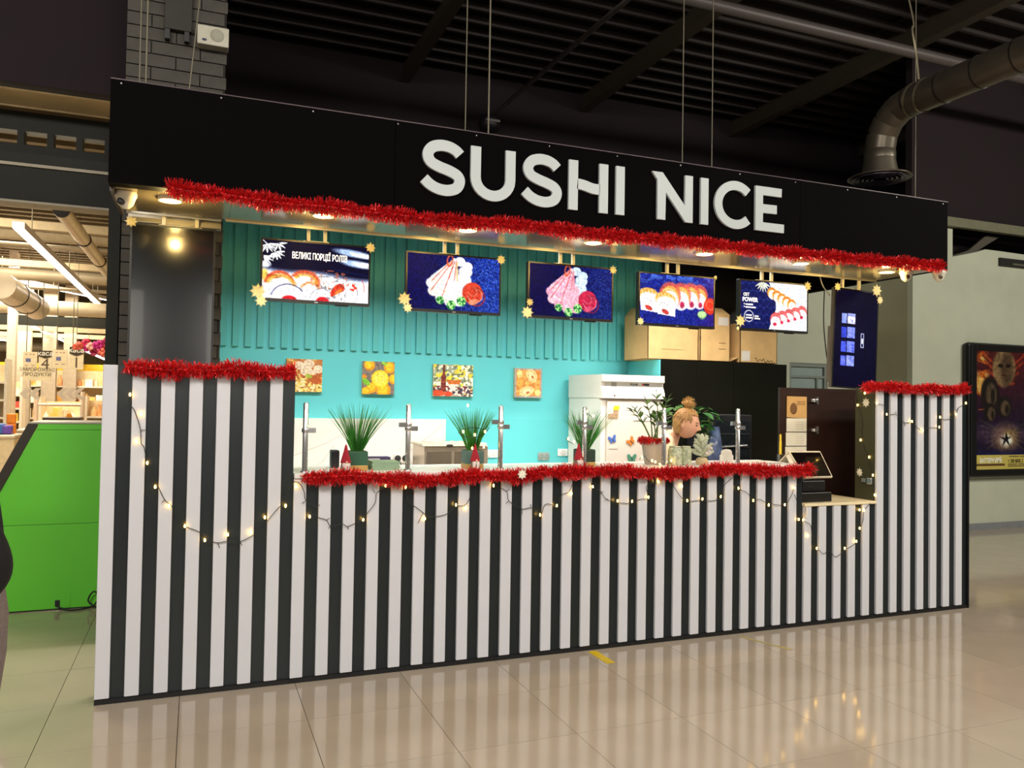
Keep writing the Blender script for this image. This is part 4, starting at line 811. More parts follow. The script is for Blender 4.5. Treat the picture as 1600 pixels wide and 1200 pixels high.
# canvas pictures on the wall
m_canv = M_print('printed_canvas', 0, .6)
def picture(label, x0, z0, w, h, cv):
    t = thing('canvas_picture', label, 'picture', (x0 + w / 2, 2.518, z0), group='canvas pictures on the teal wall')
    MB().box(-w / 2, w / 2, -.028, 0, 0, h).build('stretcher', M('canvas_edge', 'C8B48A', .7), t, local=True); cv.mesh('print', w, h, m_canv, t, (-w / 2, -.0292, 0))
c = Canvas(64, 64, 'C07A3C'); c.mix(c.noise(8, 1) > .55, 'E2B45C'); c.mix((c.noise(14, 2) > .6) * .8, 'A8481E')
for (x, y, r) in ((.36, .2, .13), (.62, .15, .15), (.55, .36, .16), (.88, .30, .13), (.75, .4, .08)): c.ell(x, y, r, r * .95, 'F4DCC0', 0, .25); c.ring(x, y, r * .5, r * .4, .3, 'D8B48C', 0, .6)
c.mix((c.y > .55) * (c.noise(20, 5) > .4), 'EACB6A'); c.mix((c.y > .6) * (c.noise(22, 8) > .6), 'F6E8B0'); c.ell(.8, .62, .2, .12, 'B8581E', .3, .3); c.ell(.62, .52, .1, .06, 'A8B83A', .4, .3)
picture('canvas picture of pale mushrooms and pasta, partly behind the tall panel tinsel', 1.176, 1.665, .306, .287, c)
c = Canvas(64, 64, '80746C'); c.mix(c.noise(18, 1) > .6, '6A5E58')
for (x, y, r) in ((.22, .12, .17), (.84, .18, .18), (.98, .52, .16), (.66, .86, .22), (.30, .80, .16), (.12, .92, .14)): c.ell(x, y, r, r, 'EE9A14', 0, .15); c.ell(x - .02, y - .02, r * .7, r * .7, 'F8C41E', 0, .4)
c.ell(.55, .52, .27, .26, 'F6C81E', 0, .08); c.ell(.55, .52, .23, .22, 'FBE24A', 0, .2); c.ring(.55, .52, .12, .11, .1, 'FFF3A0', 0, .7); c.ell(.12, .62, .15, .08, '7CBE2E', .7, .2); c.ell(.06, .46, .08, .06, 'E88A1A', 0, .2); c.ell(.68, .06, .1, .05, '9CCB3A', .4, .3)
picture('canvas picture of oranges and lemons on grey', 1.837, 1.655, .292, .297, c)
c = Canvas(72, 60, '9AA48A'); c.mix(c.noise(9, 1) > .5, 'E8D23A'); c.mix((c.noise(14, 2) > .62), 'F6F0D0'); c.mix((c.noise(16, 3) > .66), '6E7A5A'); c.mix((c.y > .55) * (c.noise(16, 4) > .42), 'F0E4D0'); c.mix((c.y > .66) * (c.noise(20, 5) > .55), '7A2E2A'); c.mix((c.y > .7) * (c.noise(20, 6) > .68), '3A2E4A')
c.poly([(.24, .02), (.29, .02), (.29, .30), (.32, .38), (.32, .85), (.20, .85), (.20, .38), (.24, .30)], '6A1E16'); c.mix(((np.abs(c.x - .26) < .05) & (c.y > .3) & (c.noise(20, 7) > .6)) * .7, 'B04A2A'); c.poly([(.34, .48), (.70, .48), (.66, .62), (.38, .62)], 'C86A22'); c.ell(.12, .9, .2, .1, 'D84A20', 0, .3); c.ell(.38, .92, .12, .08, 'D8401C', 0, .3)
picture('canvas picture of a bottle with grapes and yellow leaves', 2.497, 1.65, .388, .297, c)
c = Canvas(60, 60, 'A8A098'); c.poly([(.06, .07), (.94, .07), (.94, .94), (.06, .94)], 'D8863A'); c.mix((c.noise(14, 2) > .55) * (np.abs(c.x - .5) < .42) * (np.abs(c.y - .5) < .42) * .7, 'F0B860')
for (x, y, rx, ry, a) in ((.62, .26, .17, .23, -.5), (.45, .78, .25, .15, -.3)): c.ell(x, y, rx, ry, 'F8E4A8', a, .12); c.ring(x, y, rx * .75, ry * .75, .12, 'D89A4A', a, .8); c.ell(x + .03, y + .04, rx * .25, ry * .25, 'B8622A', a, .3)
c.ell(.18, .2, .1, .12, 'F4DC8A', 0, .3); c.ell(.84, .82, .1, .11, 'F4DC8A', 0, .3); c.ell(.2, .5, .12, .14, 'E8A848', 0, .3)
picture('canvas picture of fish steaks on an orange board', 3.31, 1.65, .288, .287, c)
# sockets
def socket(label, px, py, w, h, col, holes, holec='3A3632'):
    p = at(px, py, 2.50); t = thing('wall_socket', label, 'socket', (p.x, 2.51, p.z - h / 2), group='sockets on the teal wall'); yb = 2.504 if px < 650 else 2.519
    MB().box(p.x - w / 2, p.x + w / 2, yb - .014, yb, p.z - h / 2, p.z + h / 2, .003).build('plate', M('socket_' + col, col, .4), t)
    for k in range(holes):
        xx = p.x + (k - (holes - 1) / 2) * w / holes
        MB().lathe([(.030, 0), (.026, .004), (.020, .0045)], (0, 0, 0), 16).xf(Matrix.Translation((xx, yb - .014, p.z)) @ Matrix.Rotation(PI / 2, 4, 'X')).build('outlet', M('outlet_' + holec, holec, .4), t)
    return t
t = socket('white double socket with black plugs on the marble strip', 627, 716, .14, .085, 'E6DED2', 2, '2A2626')
for k in (0, 1):
    p = at(622 + 10 * k, 716, 2.48); tag(MB().tube(spline([p, p + Vector((.02, -.02, -.05)), p + Vector((.06 - .05 * k, -.01, -.16))], 5), .005, 6).build('plug_cable', M('black_cable')), ('left', 'right')[k] + ' black plug cable hanging from the marble strip socket', 'cable')
socket('white double socket right of the marble strip', 769, 709, .125, .075, 'EDEDEA', 2, 'D4D0CA'); socket('grey double switch left of the white fridge', 850, 713, .12, .075, '9AA6A0', 2, '8A948E'); socket('white socket with plugged white cable beside the fridge', 880, 707, .11, .07, 'EDEDEA', 1, 'D4D0CA')
p = at(888, 709, 2.47); tag(MB().tube(spline([p, p + Vector((.05, -.01, -.02)), p + Vector((.06, 0, -.2))], 5), .007, 6).build('plug_cable', M('white_cable')), 'white plug cable hanging beside the fridge', 'cable')
# stainless bain-marie
t = thing('stainless_cabinet', 'small stainless food warmer with towel on top behind the counter', 'warmer', (2.55, 2.2, .922)); 
MB().box(2.28, 2.86, 1.97, 2.36, .922, 1.215, .006).build('body', M('warm_steel', 'C4B4A0', .3, .7, .06, 6), t); MB().box(2.30, 2.52, 1.960, 1.97, .96, 1.17).build('door', M('steel_pane', '9A8A78', .2, .7), t); MB().box(2.55, 2.82, 1.960, 1.97, .96, 1.17).build('door', M('steel_pane'), t)
wv_ = MB(); n = 22
for i in range(n): x = 2.26 + .58 * i / n; wv_.box(x, x + .58 / n, 1.95, 2.37, 1.216, 1.236 + .006 * math.sin(i * 1.9))
wv_.build('towel', M('cream_towel', 'E0D2BE', .9, 0, .1, 40, .3), t)
MB().ball((2.5, 1.95, 1.222), .018, 10, 6, (1.8, .6, .6)).build('knob', M('black_cable'), t)
# fridge
t = thing('fridge', 'tall white commercial fridge with magnets and notes', 'fridge', (4.21, 2.1, 0)); m_fr = M('fridge_white', 'EDE6DA', .35, 0, .02, 4); m_fd = M('fridge_door', 'E0D2C6', .3, 0, .02, 4)
FX0, FX1, FYF = 3.885, 4.535, 1.80
MB().box(FX0, FX1, FYF + .03, 2.47, .06, 1.66).build('body', m_fr, t); MB().box(FX0, FX0 + .05, FYF, FYF + .03, .06, 1.635).build('side_post', m_fr, t)
MB().box(FX0 + .055, FX1 - .004, FYF - .02, FYF + .03, .10, 1.632, .006).build('door', m_fd, t)
MB().prism([(FYF + .03, 1.66), (2.47, 1.66), (2.47, 1.88), (FYF - .03, 1.872), (FYF - .03, 1.81), (FYF - .005, 1.80), (FYF - .005, 1.765), (FYF - .035, 1.705), (FYF - .035, 1.655), (FYF + .03, 1.655)], FX0 - .006, FX1 + .004, 'x').build('canopy', m_fr, t)
MB().box(FX0 + .03, FX1 - .01, FYF - .0065, FYF - .0055, 1.768, 1.806).build('control_strip', M('strip_grey', 'C6C2BA', .4), t)
MB().box(FX0 + .10, FX0 + .155, FYF - .010, FYF - .0065, 1.765, 1.805).build('thermostat', M('thermo_grey', '8E8C84', .5), t); MB().box(FX0 + .425, FX0 + .44, FYF - .010, FYF - .0065, 1.778, 1.795).build('switch', M('switch_red', 'C81E1A', .4), t); MB().box(FX0 + .44, FX0 + .50, FYF - .010, FYF - .0065, 1.778, 1.795).build('display', M('black_cable'), t)
put_text('lettering', 'POLAIR', .024, (FX0 + .34, FYF - .0072, 1.785), M('black_cable'), t, .0008)
MB().lathe([(.006, 0), (.006, .012)], (FX0 + .12, FYF - .036, 1.675), 10).build('key', M('black_cable'), t)
MB().box(FX0 + .50, FX0 + .53, FYF - .05, FYF - .02, .95, 1.15, .006).build('handle', M('strip_grey'), t)
for x in (FX0 + .04, FX1 - .06):
    for y in (1.85, 2.42): MB().lathe([(.02, 0), (.02, .06)], (x, y, 0), 10).build('foot', M('black_cable'), t)
FY0 = FYF - .021
def magnet(label, px, py, col, r, tilt):
    p = at(px, py, FY0 - .004); t = thing('butterfly_magnet', label, 'magnet', p, (0, tilt, 0), 'butterfly magnets'); m_ = M('wing_' + col, col, .5, 0, .45, 90); s = r
    for sd in (-1, 1):
        MB().prism([(sd * a * s, b * s) for a, b in ((.03, .0), (.12, .45), (.55, .95), (1.0, .95), (1.05, .5), (.75, .05))][::sd], -.003, 0).build('upper_wing', m_, t, local=True)
        MB().prism([(sd * a * s, b * s) for a, b in ((.03, .0), (.7, .0), (.8, -.35), (.5, -.8), (.2, -.6))][::sd], -.003, 0).build('lower_wing', m_, t, local=True)
    MB().tube([(0, -.004, -.6 * s), (0, -.005, .4 * s)], .06 * s, 6).build('body', M('black_cable'), t, local=True)
magnet('blue butterfly magnet on the fridge', 957, 687, '4A6AB8', .040, -.3); magnet('orange butterfly magnet on the fridge', 986, 690, 'D8782A', .040, -.7); magnet('green butterfly magnet low on the fridge', 987, 717, '4E8A72', .046, .0)
p = at(958, 646, FY0 - .003); t = thing('boot_magnet', 'boot-shaped magnet with yellow cuff on the fridge', 'magnet', p)
MB().prism([(-.055, -.04), (.05, -.04), (.05, .03), (.012, .03), (.0, .0), (-.05, -.005)], -.004, 0).build('boot', M('boot_brown', 'A88A6A', .6, 0, .4, 60), t, local=True); MB().prism([(.0, .03), (.055, .03), (.065, .07), (.01, .07)], -.005, 0).build('cuff', M('cuff_yellow', 'E8C020', .5), t, local=True)
for k, (px, py, w, h) in enumerate(((1003, 650, .19, .09), (958, 698, .085, .035))):
    p = at(px, py, FY0 - .002); tag(MB().box(p.x - w / 2, p.x + w / 2, FY0 - .003, FY0 - .0015, p.z - h / 2, p.z + h / 2).build('fridge_note', M('paper_white')), ('large blank white note on the fridge behind the plant leaves', 'small white note under the blue butterfly magnet')[k], 'note')
# black storage wall, its teal cheek and the cartons on top
st = thing('storage_cabinet', 'tall glossy black storage cabinet right of the fridge', 'cabinet', (5.3, 2.2, 0)); m_blk = M('black_laminate', '161610', .18, 0, .2, 2)
MB().box(4.575, 6.08, 1.925, 2.50, .0, 2.03).build('body', M('stall_roof_black'), st)
for a, b in ((4.575, 4.985), (4.988, 5.42), (5.423, 6.08)): MB().box(a + .001, b - .001, 1.90, 1.924, .08, 2.033, .001).build('door', m_blk, st)
MB().box(4.560, 4.574, 1.90, 2.50, 0, 2.035).build('side_cheek', m_teal, st)
m_card = M('cardboard', 'DAB276', .8, 0, .08, 9, .08)
def carton(label, x0, x1, y0, y1, z0, h, flaps):
    t = thing('cardboard_carton', label, 'carton', ((x0 + x1) / 2, (y0 + y1) / 2, z0), group='cartons on the black cabinet')
    MB().box(x0, x1, y0, y0 + .006, z0, z0 + h).box(x0, x1, y1 - .006, y1, z0, z0 + h).box(x0, x0 + .006, y0, y1, z0, z0 + h).box(x1 - .006, x1, y0, y1, z0, z0 + h).box(x0, x1, y0, y1, z0, z0 + .006).build('walls', m_card, t)
    for f in flaps: slab(MB(), f, .004).build('flap', m_card, t)
    return t
zc = 2.039
t = carton('big open cardboard carton left on the black cabinet behind the orange rolls screen', 4.45, 5.02, 1.93, 2.38, zc, .44, [[(4.45, 1.93, zc + .44), (4.45, 2.38, zc + .44), (4.52, 2.38, zc + .53), (4.52, 1.93, zc + .53)]])
MB().box(4.6, 4.85, 1.928, 1.93, zc + .1, zc + .102).build('print', M('carton_ink', '8A6A3A', .8), t)
t = carton('peaked-flap cardboard carton in the middle on the black cabinet', 5.03, 5.38, 1.91, 2.3, zc, .46, [[(5.03, 1.91, zc + .46), (5.38, 1.91, zc + .46), (5.36, 2.02, zc + .54), (5.05, 2.02, zc + .54)]])
MB().box(5.24, 5.36, 1.9085, 1.91, zc + .36, zc + .44).build('label_sticker', M('paper_white'), t); MB().box(5.028, 5.034, 1.905, 1.91, zc + .20, zc + .24).build('tape_mark', M('black_cable'), t)
for (a, b) in ((.30, .18), (.30, .12)): MB().box(5.03 + .22, 5.03 + a, 1.9088, 1.91, zc + b, zc + b + .008).build('handwriting', M('carton_ink'), t)
t = carton('cardboard carton with handwriting at the right end of the black cabinet', 5.52, 5.98, 1.93, 2.3, zc, .40, [])
MB().box(5.54, 5.64, 1.9285, 1.93, zc + .02, zc + .12).build('label_sticker', M('paper_white'), t)
sc = [(5.70 + .018 * k, zc + .04 + .016 * math.sin(k * 2.3) + .008 * math.cos(k * 5.1) - .002 * k) for k in range(15)]
stroke(MB(), spline(sc, 3), .006, 1.928, 1.9295).build('handwriting', M('carton_ink_dark', '4A3418', .8), t)
tag(slab(MB(), [(5.40, 1.95, zc + .001), (5.51, 1.95, zc + .05), (5.51, 2.2, zc + .05), (5.40, 2.2, zc + .001)], .006).build('loose_cardboard', m_card), 'loose cardboard piece between the two right cartons', 'cardboard')
# oven and small things before the cabinet
t = thing('countertop_oven', 'dark glass-fronted oven on the side table behind the woman', 'oven', (5.0, 1.6, .93)); MB().box(4.86, 5.30, 1.46, 1.88, .93, 1.52, .008).build('body', M('oven_dark', '26262A', .35, .2), t)
MB().box(4.89, 5.27, 1.452, 1.46, 1.0, 1.46).build('glass_door', M('oven_glass', '1C2024', .08, 0, .2), t)
for z in (1.10, 1.22, 1.34): MB().box(4.90, 5.26, 1.449, 1.452, z, z + .006).build('rack_line', M('oven_rack', '5A5E62', .3, .6), t)
MB().tube([(4.92, 1.43, 1.22), (4.95, 1.425, 1.225), (5.22, 1.425, 1.24)], .008, 8).build('handle', M('chrome'), t)
tag(MB().box(4.80, 5.36, 1.40, 1.89, .0, .925, .006).build('side_table', m_steel), 'steel side cabinet under the dark oven', 'cabinet')
t = thing('wrapped_plant', 'leafy houseplant wrapped in pale blue film behind the woman', 'plant', (4.52, 1.15, .93)); random.seed(21)
MB().lathe([(.07, 0), (.08, .02), (.075, .30), (.045, .49), (.04, .49), (.07, .29), (.07, .03)], (4.65, 1.15, .93), 18).build('film_wrap', M('blue_film', '5E6E98', .25, 0, .5, 12), t)
lm = M('dark_leaf', '24501E', .35, 0, .35, 14)
for k in range(95):
    a = random.random() * 2 * PI; rr = random.uniform(.05, .27); lf = MB(); b = Vector((4.40 + rr * math.cos(a) * .95, 1.15 + .5 * rr * math.sin(a), 1.36 + random.uniform(.0, .24) - .2 * rr * (1 if math.cos(a) > 0 else .2)))
    leaf(lf, b, Vector((math.cos(a), .6 * math.sin(a) - .3, random.uniform(-.2, .6))), random.uniform(.09, .14), random.uniform(.028, .042), .4); lf.build('leaf', lm, t)
for k in range(7): a = k * .9; MB().tube(spline([(4.58, 1.15, 1.0), (4.55 + .03 * math.cos(a), 1.15, 1.3), (4.42 + .2 * math.cos(a), 1.15 + .1 * math.sin(a), 1.52)], 4), .006, 6).build('stem', M('leaf_stem'), t)
tag(MB().lathe([(.10, 0), (.11, .02), (.11, .9), (.10, .925)], (4.60, 1.15, 0), 16).build('plant_stand', M('stand_dark', '2A2420', .6)), 'dark round stand under the wrapped houseplant', 'stand')

# ================================================================== OVERHEAD THINGS
t = thing('ventilation_duct', 'round grey ventilation duct bending down to a flared diffuser', 'duct', (5.62, .3, 3.5)); m_duct = M('galvanised_dark', '5E564A', .38, .7, .12, 8)
DX, DR = 5.62, .118
y_ = -0.02; seg = None
while y_ > -3.6:
    MB().tube([(DX, y_, 4.02), (DX, y_ - .298, 4.02)], DR, 24).build('pipe_section', m_duct, t); MB().tube([(DX, y_ - .005, 4.02), (DX, y_ + .006, 4.02)], DR + .003, 24).build('seam_ring', M('duct_seam', '2A2622', .4, .6), t); y_ -= .30
R_ = .30; el = [(DX, -.02 + R_ * math.sin(a), 4.02 - R_ * (1 - math.cos(a))) for a in [PI / 2 * k / 4 for k in range(5)]]
for i in range(4): MB().tube([el[i], el[i + 1]], DR * 1.0, 24).build('elbow_gore', m_duct, t)
yc = -.02 + R_; MB().lathe([(DR + .004, 0), (DR + .004, .06), (DR, .065), (DR, .10)], (DX, yc, 3.64), 24).build('collar', m_duct, t)
MB().lathe([(DR + .03, 0), (DR + .012, .08), (DR + .002, .14)], (DX, yc, 3.50), 28).build('flare', m_duct, t)
MB().lathe([(.235, 0), (.245, .006), (.235, .014), (DR + .03, .022)], (DX, yc, 3.482), 32).build('diffuser_plate', m_duct, t)
for k in range(5): r = .05 + .036 * k; MB().lathe([(r, -.004), (r + .016, -.012), (r + .02, -.010), (r + .006, .0)], (DX, yc, 3.484), 28).build('diffuser_ring', M('diffuser_grey', '6A6070', .3, .6), t)
for k, y in enumerate((-.06, -.16)):
    pts = [(DX + (DR + .006) * math.cos(a), y - .04 * math.sin(a), 4.02 + (DR + .006) * math.sin(a)) for a in [2 * PI * j / 24 for j in range(25)]]; MB().ribbon(pts, .022, (1, 0, 0)).build('strap', M('perforated_strap', 'A89C80', .35, .8), t)
st_ = MB(); pts = spline([(DX - .05, -.14, 4.14), (DX - .03, -.1, 4.35), (DX - .05, -.08, 4.55), (DX + .04, 0, 4.72), (DX + .05, .2, 5.5), (DX + .1, .3, 6.0)], 5); st_.ribbon(pts, .02, (0, 1, 0)); st_.build('hanger_strap', M('perforated_strap'), t)
cabs = (((727, 195), 'cable left of the double pair above the first S'), ((763, 203), 'brighter suspension cable above the letters US'), ((1066, 248), 'left cable of the pair above the letter N'), ((1112, 255), 'right cable of the pair above the letters IC'), ((1430, 300), 'suspension cable below the ventilation duct'), ((218, 120), 'left cable of the pair before the brick pier'), ((228, 122), 'right cable of the pair before the brick pier'), ((292, 131), 'slanted thin cable before the brick pier'))
for k, ((px, py), lb) in enumerate(cabs):
    p = at(px, py, .30 if px != 763 else .12); z1 = 6.25 if px != 1430 else 6.2
    top = Vector((p.x + (.25 if px == 292 else 0), p.y, z1)); tag(MB().tube([Vector((p.x, p.y, 3.22)), top], .0045 if px not in (763, 228) else .006, 6).build('suspension_cable', M('cable_grey', '6A6452', .5, .3)), lb, 'cable', 'cables holding the stall roof')
tag(MB().box(.2, 5.9, .27, .33, 3.19, 3.22).build('hanging_bar', M('stall_roof_black')), 'dark bar behind the sign board that the cables carry', 'bar')
t = thing('wall_speaker', 'small white loudspeaker on the brick pier', 'speaker', (.505, 1.1, 3.97)); MB().box(.405, .605, 1.05, 1.145, 3.975, 4.105, .006).build('cabinet', M('speaker_white', 'BDB8A4', .5), t)
MB().lathe([(.045, 0), (.043, .003), (1e-5, .003)], (0, 0, 0), 24).xf(Matrix.Translation((.53, 1.05, 4.045)) @ Matrix.Rotation(PI / 2, 4, 'X')).build('grille', M('speaker_grille', 'A29E8C', .7, 0, .2, 200), t); MB().lathe([(.016, 0), (.016, .002)], (0, 0, 0), 16, 1, .55).xf(Matrix.Translation((.45, 1.05, 4.005)) @ Matrix.Rotation(PI / 2, 4, 'X')).build('badge', M('badge_blue', '2A2E48', .5), t)
t = thing('junction_box', 'dark cable box with two outlets on the brick pier', 'box', (.27, 1.13, 4.05)); MB().box(.20, .37, 1.10, 1.145, 4.06, 4.40, .004).build('box', M('box_dark', '2C2822', .7), t); MB().box(.205, .235, 1.095, 1.14, 3.99, 4.055).build('outlet', M('black_cable'), t); MB().box(.325, .355, 1.095, 1.14, 3.99, 4.055).build('outlet', M('black_cable'), t)
for k, (px, py, s, lb) in enumerate(((197, 301, 1.0, 'white dome camera at the left end of the soffit'), (1416, 423, .92, 'white dome camera right of the rightmost downlight'), (1467, 423, .92, 'white dome camera at the right end of the sign'))):
    p = CC + (at(px, py, 1) - CC) * ((2.72 - CC.z) / (at(px, py, 1).z - CC.z)); t = thing('dome_camera', lb, 'camera', (p.x, p.y, 2.62), group='dome cameras under the sign'); s *= .055
    MB().lathe([(s, -.006), (s * 1.02, 0), (s * 1.0, .018), (s * .9, .022)], (p.x, p.y, 2.70), 22).build('base', M('camera_white', 'DCD6C4', .4), t); MB().lathe([(1e-5, -.072), (s * .35, -.068), (s * .72, -.045), (s * .95, -.006)], (p.x, p.y, 2.70), 22).build('dome', M('camera_white'), t)
    e = Vector((p.x, p.y, 2.70)) + Vector((-.35, -.65, -.68)).normalized() * s * .98; MB().ball(e, s * .42, 12, 8, (1, .5, .9)).build('lens', M('black_cable') if k == 0 else M('camera_lens', '4A3E2C', .2), t)

# ================================================================== FILM POSTER LIGHT BOX
t = thing('poster_light_box', 'large black framed film poster box on the right wall', 'poster', (10.75, 2.95, .68)); a = at(1508, 640, 2.86).x; PX0, PX1, PZ0, PZ1 = 9.90, 11.46, .70, 2.50
MB().box(PX0, PX1, 2.86, 2.978, PZ0, PZ1, .05).build('case', M('case_black', '101012', .3), t)
fx = MB(); fr = .115
for (x0, x1, z0, z1) in ((PX0 + .03, PX0 + fr, PZ0 + .03, PZ1 - .03), (PX1 - fr, PX1 - .03, PZ0 + .03, PZ1 - .03), (PX0 + fr, PX1 - fr, PZ0 + .03, PZ0 + fr), (PX0 + fr, PX1 - fr, PZ1 - fr, PZ1 - .03)): fx.box(x0, x1, 2.835, 2.862, z0, z1, .006)
fx.build('frame', M('case_black'), t)
c = Canvas(150, 190, '1E1228'); n1 = c.noise(7, 1); n2 = c.noise(15, 2)
c.mix(np.clip(1 - c.y * 1.6, 0, 1) * .7, '6E1C10'); fl = np.clip(1 - np.abs(c.x - .06 - .05 * np.sin(c.y * 12)) / .12, 0, 1) * (c.y < .5); c.mix(fl * (n2 > .35), 'D86A1E'); c.mix(fl * (n2 > .6), 'F4C060')
for sd in (-1, 1):
    for k in range(8): c.line(.40 + sd * .06, .14 + .02 * k, .40 + sd * (.36 - .03 * k), -.05 + .045 * k, .012, 'A8391A' if k % 2 else '5A1410', .8)
    for k in range(6): c.line(.42, .70, .42 + sd * (.36 - .02 * k), .58 + .05 * k, .010, '3E3430', .8)
c.ell(.40, .14, .13, .16, '8A6A44', 0, .2); c.ell(.44, .14, .07, .14, '3E2A1A', 0, .5, .7); c.ell(.35, .12, .03, .016, '20140C', .1, .3); c.ell(.46, .12, .03, .016, '20140C', -.1, .3); c.ell(.40, .20, .03, .012, '4A2A1C', 0, .4)
for (x, y, rx, ry) in ((.20, .36, .10, .14), (.40, .47, .09, .09), (.20, .52, .07, .08)): c.ell(x, y, rx, ry, '1C1510', 0, .2); c.ell(x + .02, y + .01, rx * .6, ry * .7, '5E4A34', 0, .35); c.ell(x + .04, y + .02, rx * .25, ry * .45, '241A12', 0, .5)
c.mix(np.clip(1 - np.hypot((c.x - .43) * 1.3, (c.y - .735) * 2.0) / .32, 0, 1) * .95, 'D8A860'); c.ell(.43, .755, .07, .05, 'FFF0D0', 0, .7); c.mix((n1 > .55) * np.clip(1 - np.abs(c.y - .7) / .12, 0, 1) * .5, '6A4A5A')
c.poly([(.43, .68), (.46, .73), (.52, .71), (.46, .75), (.49, .81), (.43, .765), (.37, .81), (.40, .75), (.33, .72), (.41, .73)], '14100E')
c.mix(np.clip((c.y - .82) / .05, 0, 1) * .85, '1C1A44'); c.ell(.45, .955, .5, .012, 'A88A5A', 0, .6, .6); c.mix(np.clip((c.x - .75) / .1, 0, 1) * .5, '1A1420')
cw, chh = PX1 - PX0 - 2 * fr, PZ1 - PZ0 - 2 * fr
c.mesh('poster_print', cw, chh, M_print('poster_print', .55, .25), t, (PX0 + fr - 10.75, 2.852 - 2.95, PZ0 + fr - .68))
MB().box(PX0 + fr, PX1 - fr, 2.846, 2.852, PZ0 + fr, PZ0 + fr + .19).build('cinema_strip', M('strip_yellow', 'C8B45A', .4, 0, .05), t)
put_text('lettering', 'БАТТЕРФЛЯЙ', .078, (PX0 + fr + .275, 2.8455, PZ0 + fr + .115), M('strip_white', 'EAE6D8', .5), t, .004, .78); put_text('lettering', 'т. 200 8600, 2', .068, (PX0 + fr + .60, 2.8455, PZ0 + fr + .105), M('strip_ink', '2A2210', .5), t, .002, .75, align='LEFT')
for (x0, x1, z) in ((.62, .82, .16), (.84, .98, .16), (1.0, 1.2, .16), (.60, .78, .055), (.80, 1.05, .055), (.60, 1.1, .03)): MB().box(PX0 + fr + x0, PX0 + fr + x1, 2.845, 2.846, PZ0 + fr + z, PZ0 + fr + z + .016).build('small_print', M('strip_ink_faint', '6E6030', .6), t)
MB().box(PX0 + fr + .01, PX0 + fr + .54, 2.845, 2.8462, PZ0 + fr + .045, PZ0 + fr + .075).build('strip_bar', M('strip_brown', '5A3A1C', .5), t)
slab(MB(), [(PX0 + fr, 2.84, PZ0 + fr), (PX1 - fr, 2.84, PZ0 + fr), (PX1 - fr, 2.84, PZ1 - fr), (PX0 + fr, 2.84, PZ1 - fr)], .003).build('glass', m_gls, t)

# ================================================================== SUPERMARKET BEHIND THE LEFT OPENING
def atz(px, py, z):
    d_ = CF + CR * ((px - 800) / FPX) - CU * ((py - 600) / FPX); return CC + d_ * ((z - CC.z) / d_.z)
m_sc = M('store_deck', '4E4434', .8, 0, .1, 2); m_spipe = M('store_pipe', 'A89A80', .5, .2, .08, 3)
sc_ = struct('ceiling_store', MB().box(-10, .6, 1.7, 34, 4.62, 4.72), m_sc); r0 = None
for k in range(46):
    y = 4.0 + k * .34
    if r0 is None: r0 = MB().box(-9, .55, y, y + .12, 4.56, 4.62).build('deck_rib', M('deck_rib', '6A5E48', .6, 0, .06, 3), sc_); ry, rl = y, r0.location.copy()
    else: share(r0, rl + Vector((0, y - ry, 0)), sc_)
struct('wall_store_back', MB().box(-10, .6, 32, 32.2, 0, 4.6), M('store_wall', 'C8B68E', .8)); struct('wall_store_right', MB().box(.48, .58, 1.8, 32, 0, 4.6), M('store_wall')); struct('wall_store_left', MB().box(-10.2, -10, 1.7, 32, 0, 4.6), M('store_wall'))
p = at(90, 503, 16); struct('trim_11', MB().box(-9, .5, 16.0, 16.15, p.z - .10, p.z + .12), M('green_black_steel'))
for k, (px, py, Y, r, lb) in enumerate(((90, 387, 9.0, .04, 'thin pipe nearest under the supermarket deck'), (90, 432, 12.0, .11, 'thick pipe crossing the supermarket deck'), (90, 482, 15.0, .16, 'thickest pipe just above the dark inner beam of the supermarket'), (90, 452, 13.5, .035, 'thin pipe below the thick supermarket pipe'), (90, 545, 24.0, .16, 'farthest pipe over the supermarket shelves'))):
    p = at(px, py, Y); tag(MB().tube([(-8, Y, p.z), (.5, Y, p.z)], r, 14).build('store_pipe', m_spipe), lb, 'pipe', 'pipes under the supermarket roof')
for k, (px, py, Y) in enumerate(((90, 355, 7.5), (90, 372, 8.2), (90, 415, 11.0), (90, 525, 19.0), (90, 515, 17.5))):
    p = at(px, py, Y); tag(MB().box(-8, .5, Y, Y + .12, p.z - .05, p.z + .06).build('store_girder', M('girder_tan', 'B09E7C', .6)), ['nearest tan girder under the supermarket deck', 'second tan girder under the supermarket deck', 'tan girder before the thick supermarket pipe', 'farthest tan girder over the supermarket shelves', 'tan girder just below the dark inner beam'][k], 'girder', 'supermarket girders')
def round_duct(lb, a, b, r, cap):
    t = thing('store_duct', lb, 'duct', (a.x, a.y, a.z - r), group='supermarket ducts'); n = 3
    for i in range(n): MB().tube([a.lerp(b, i / n), a.lerp(b, (i + .985) / n)], r, 20).build('duct_section', M('silver_duct', 'B8AC98', .35, .7, .08, 5), t)
    for i in range(1, n): q = a.lerp(b, i / n); dd = (b - a).normalized() * .02; MB().tube([q - dd, q + dd], r + .01, 20).build('seam_ring', M('duct_seam'), t)
    if cap: MB().tube([a - (b - a).normalized() * .02, a], r * .98, 20).build('end_cap', M('black_cable'), t)
round_duct('silver round duct running back into the supermarket from the header', Vector((-.955, 5.2, 3.62)), Vector((-.935, 10.4, 3.62)), .085, True)
a, b = at(0, 445, 10), at(58, 482, 13.2); round_duct('wide cream duct sloping down at the left edge of the supermarket', a, b, .22, False)
m_tube = M('lamp_tube', 'FFF4E4', .5, 0, 0, emit=9.0)
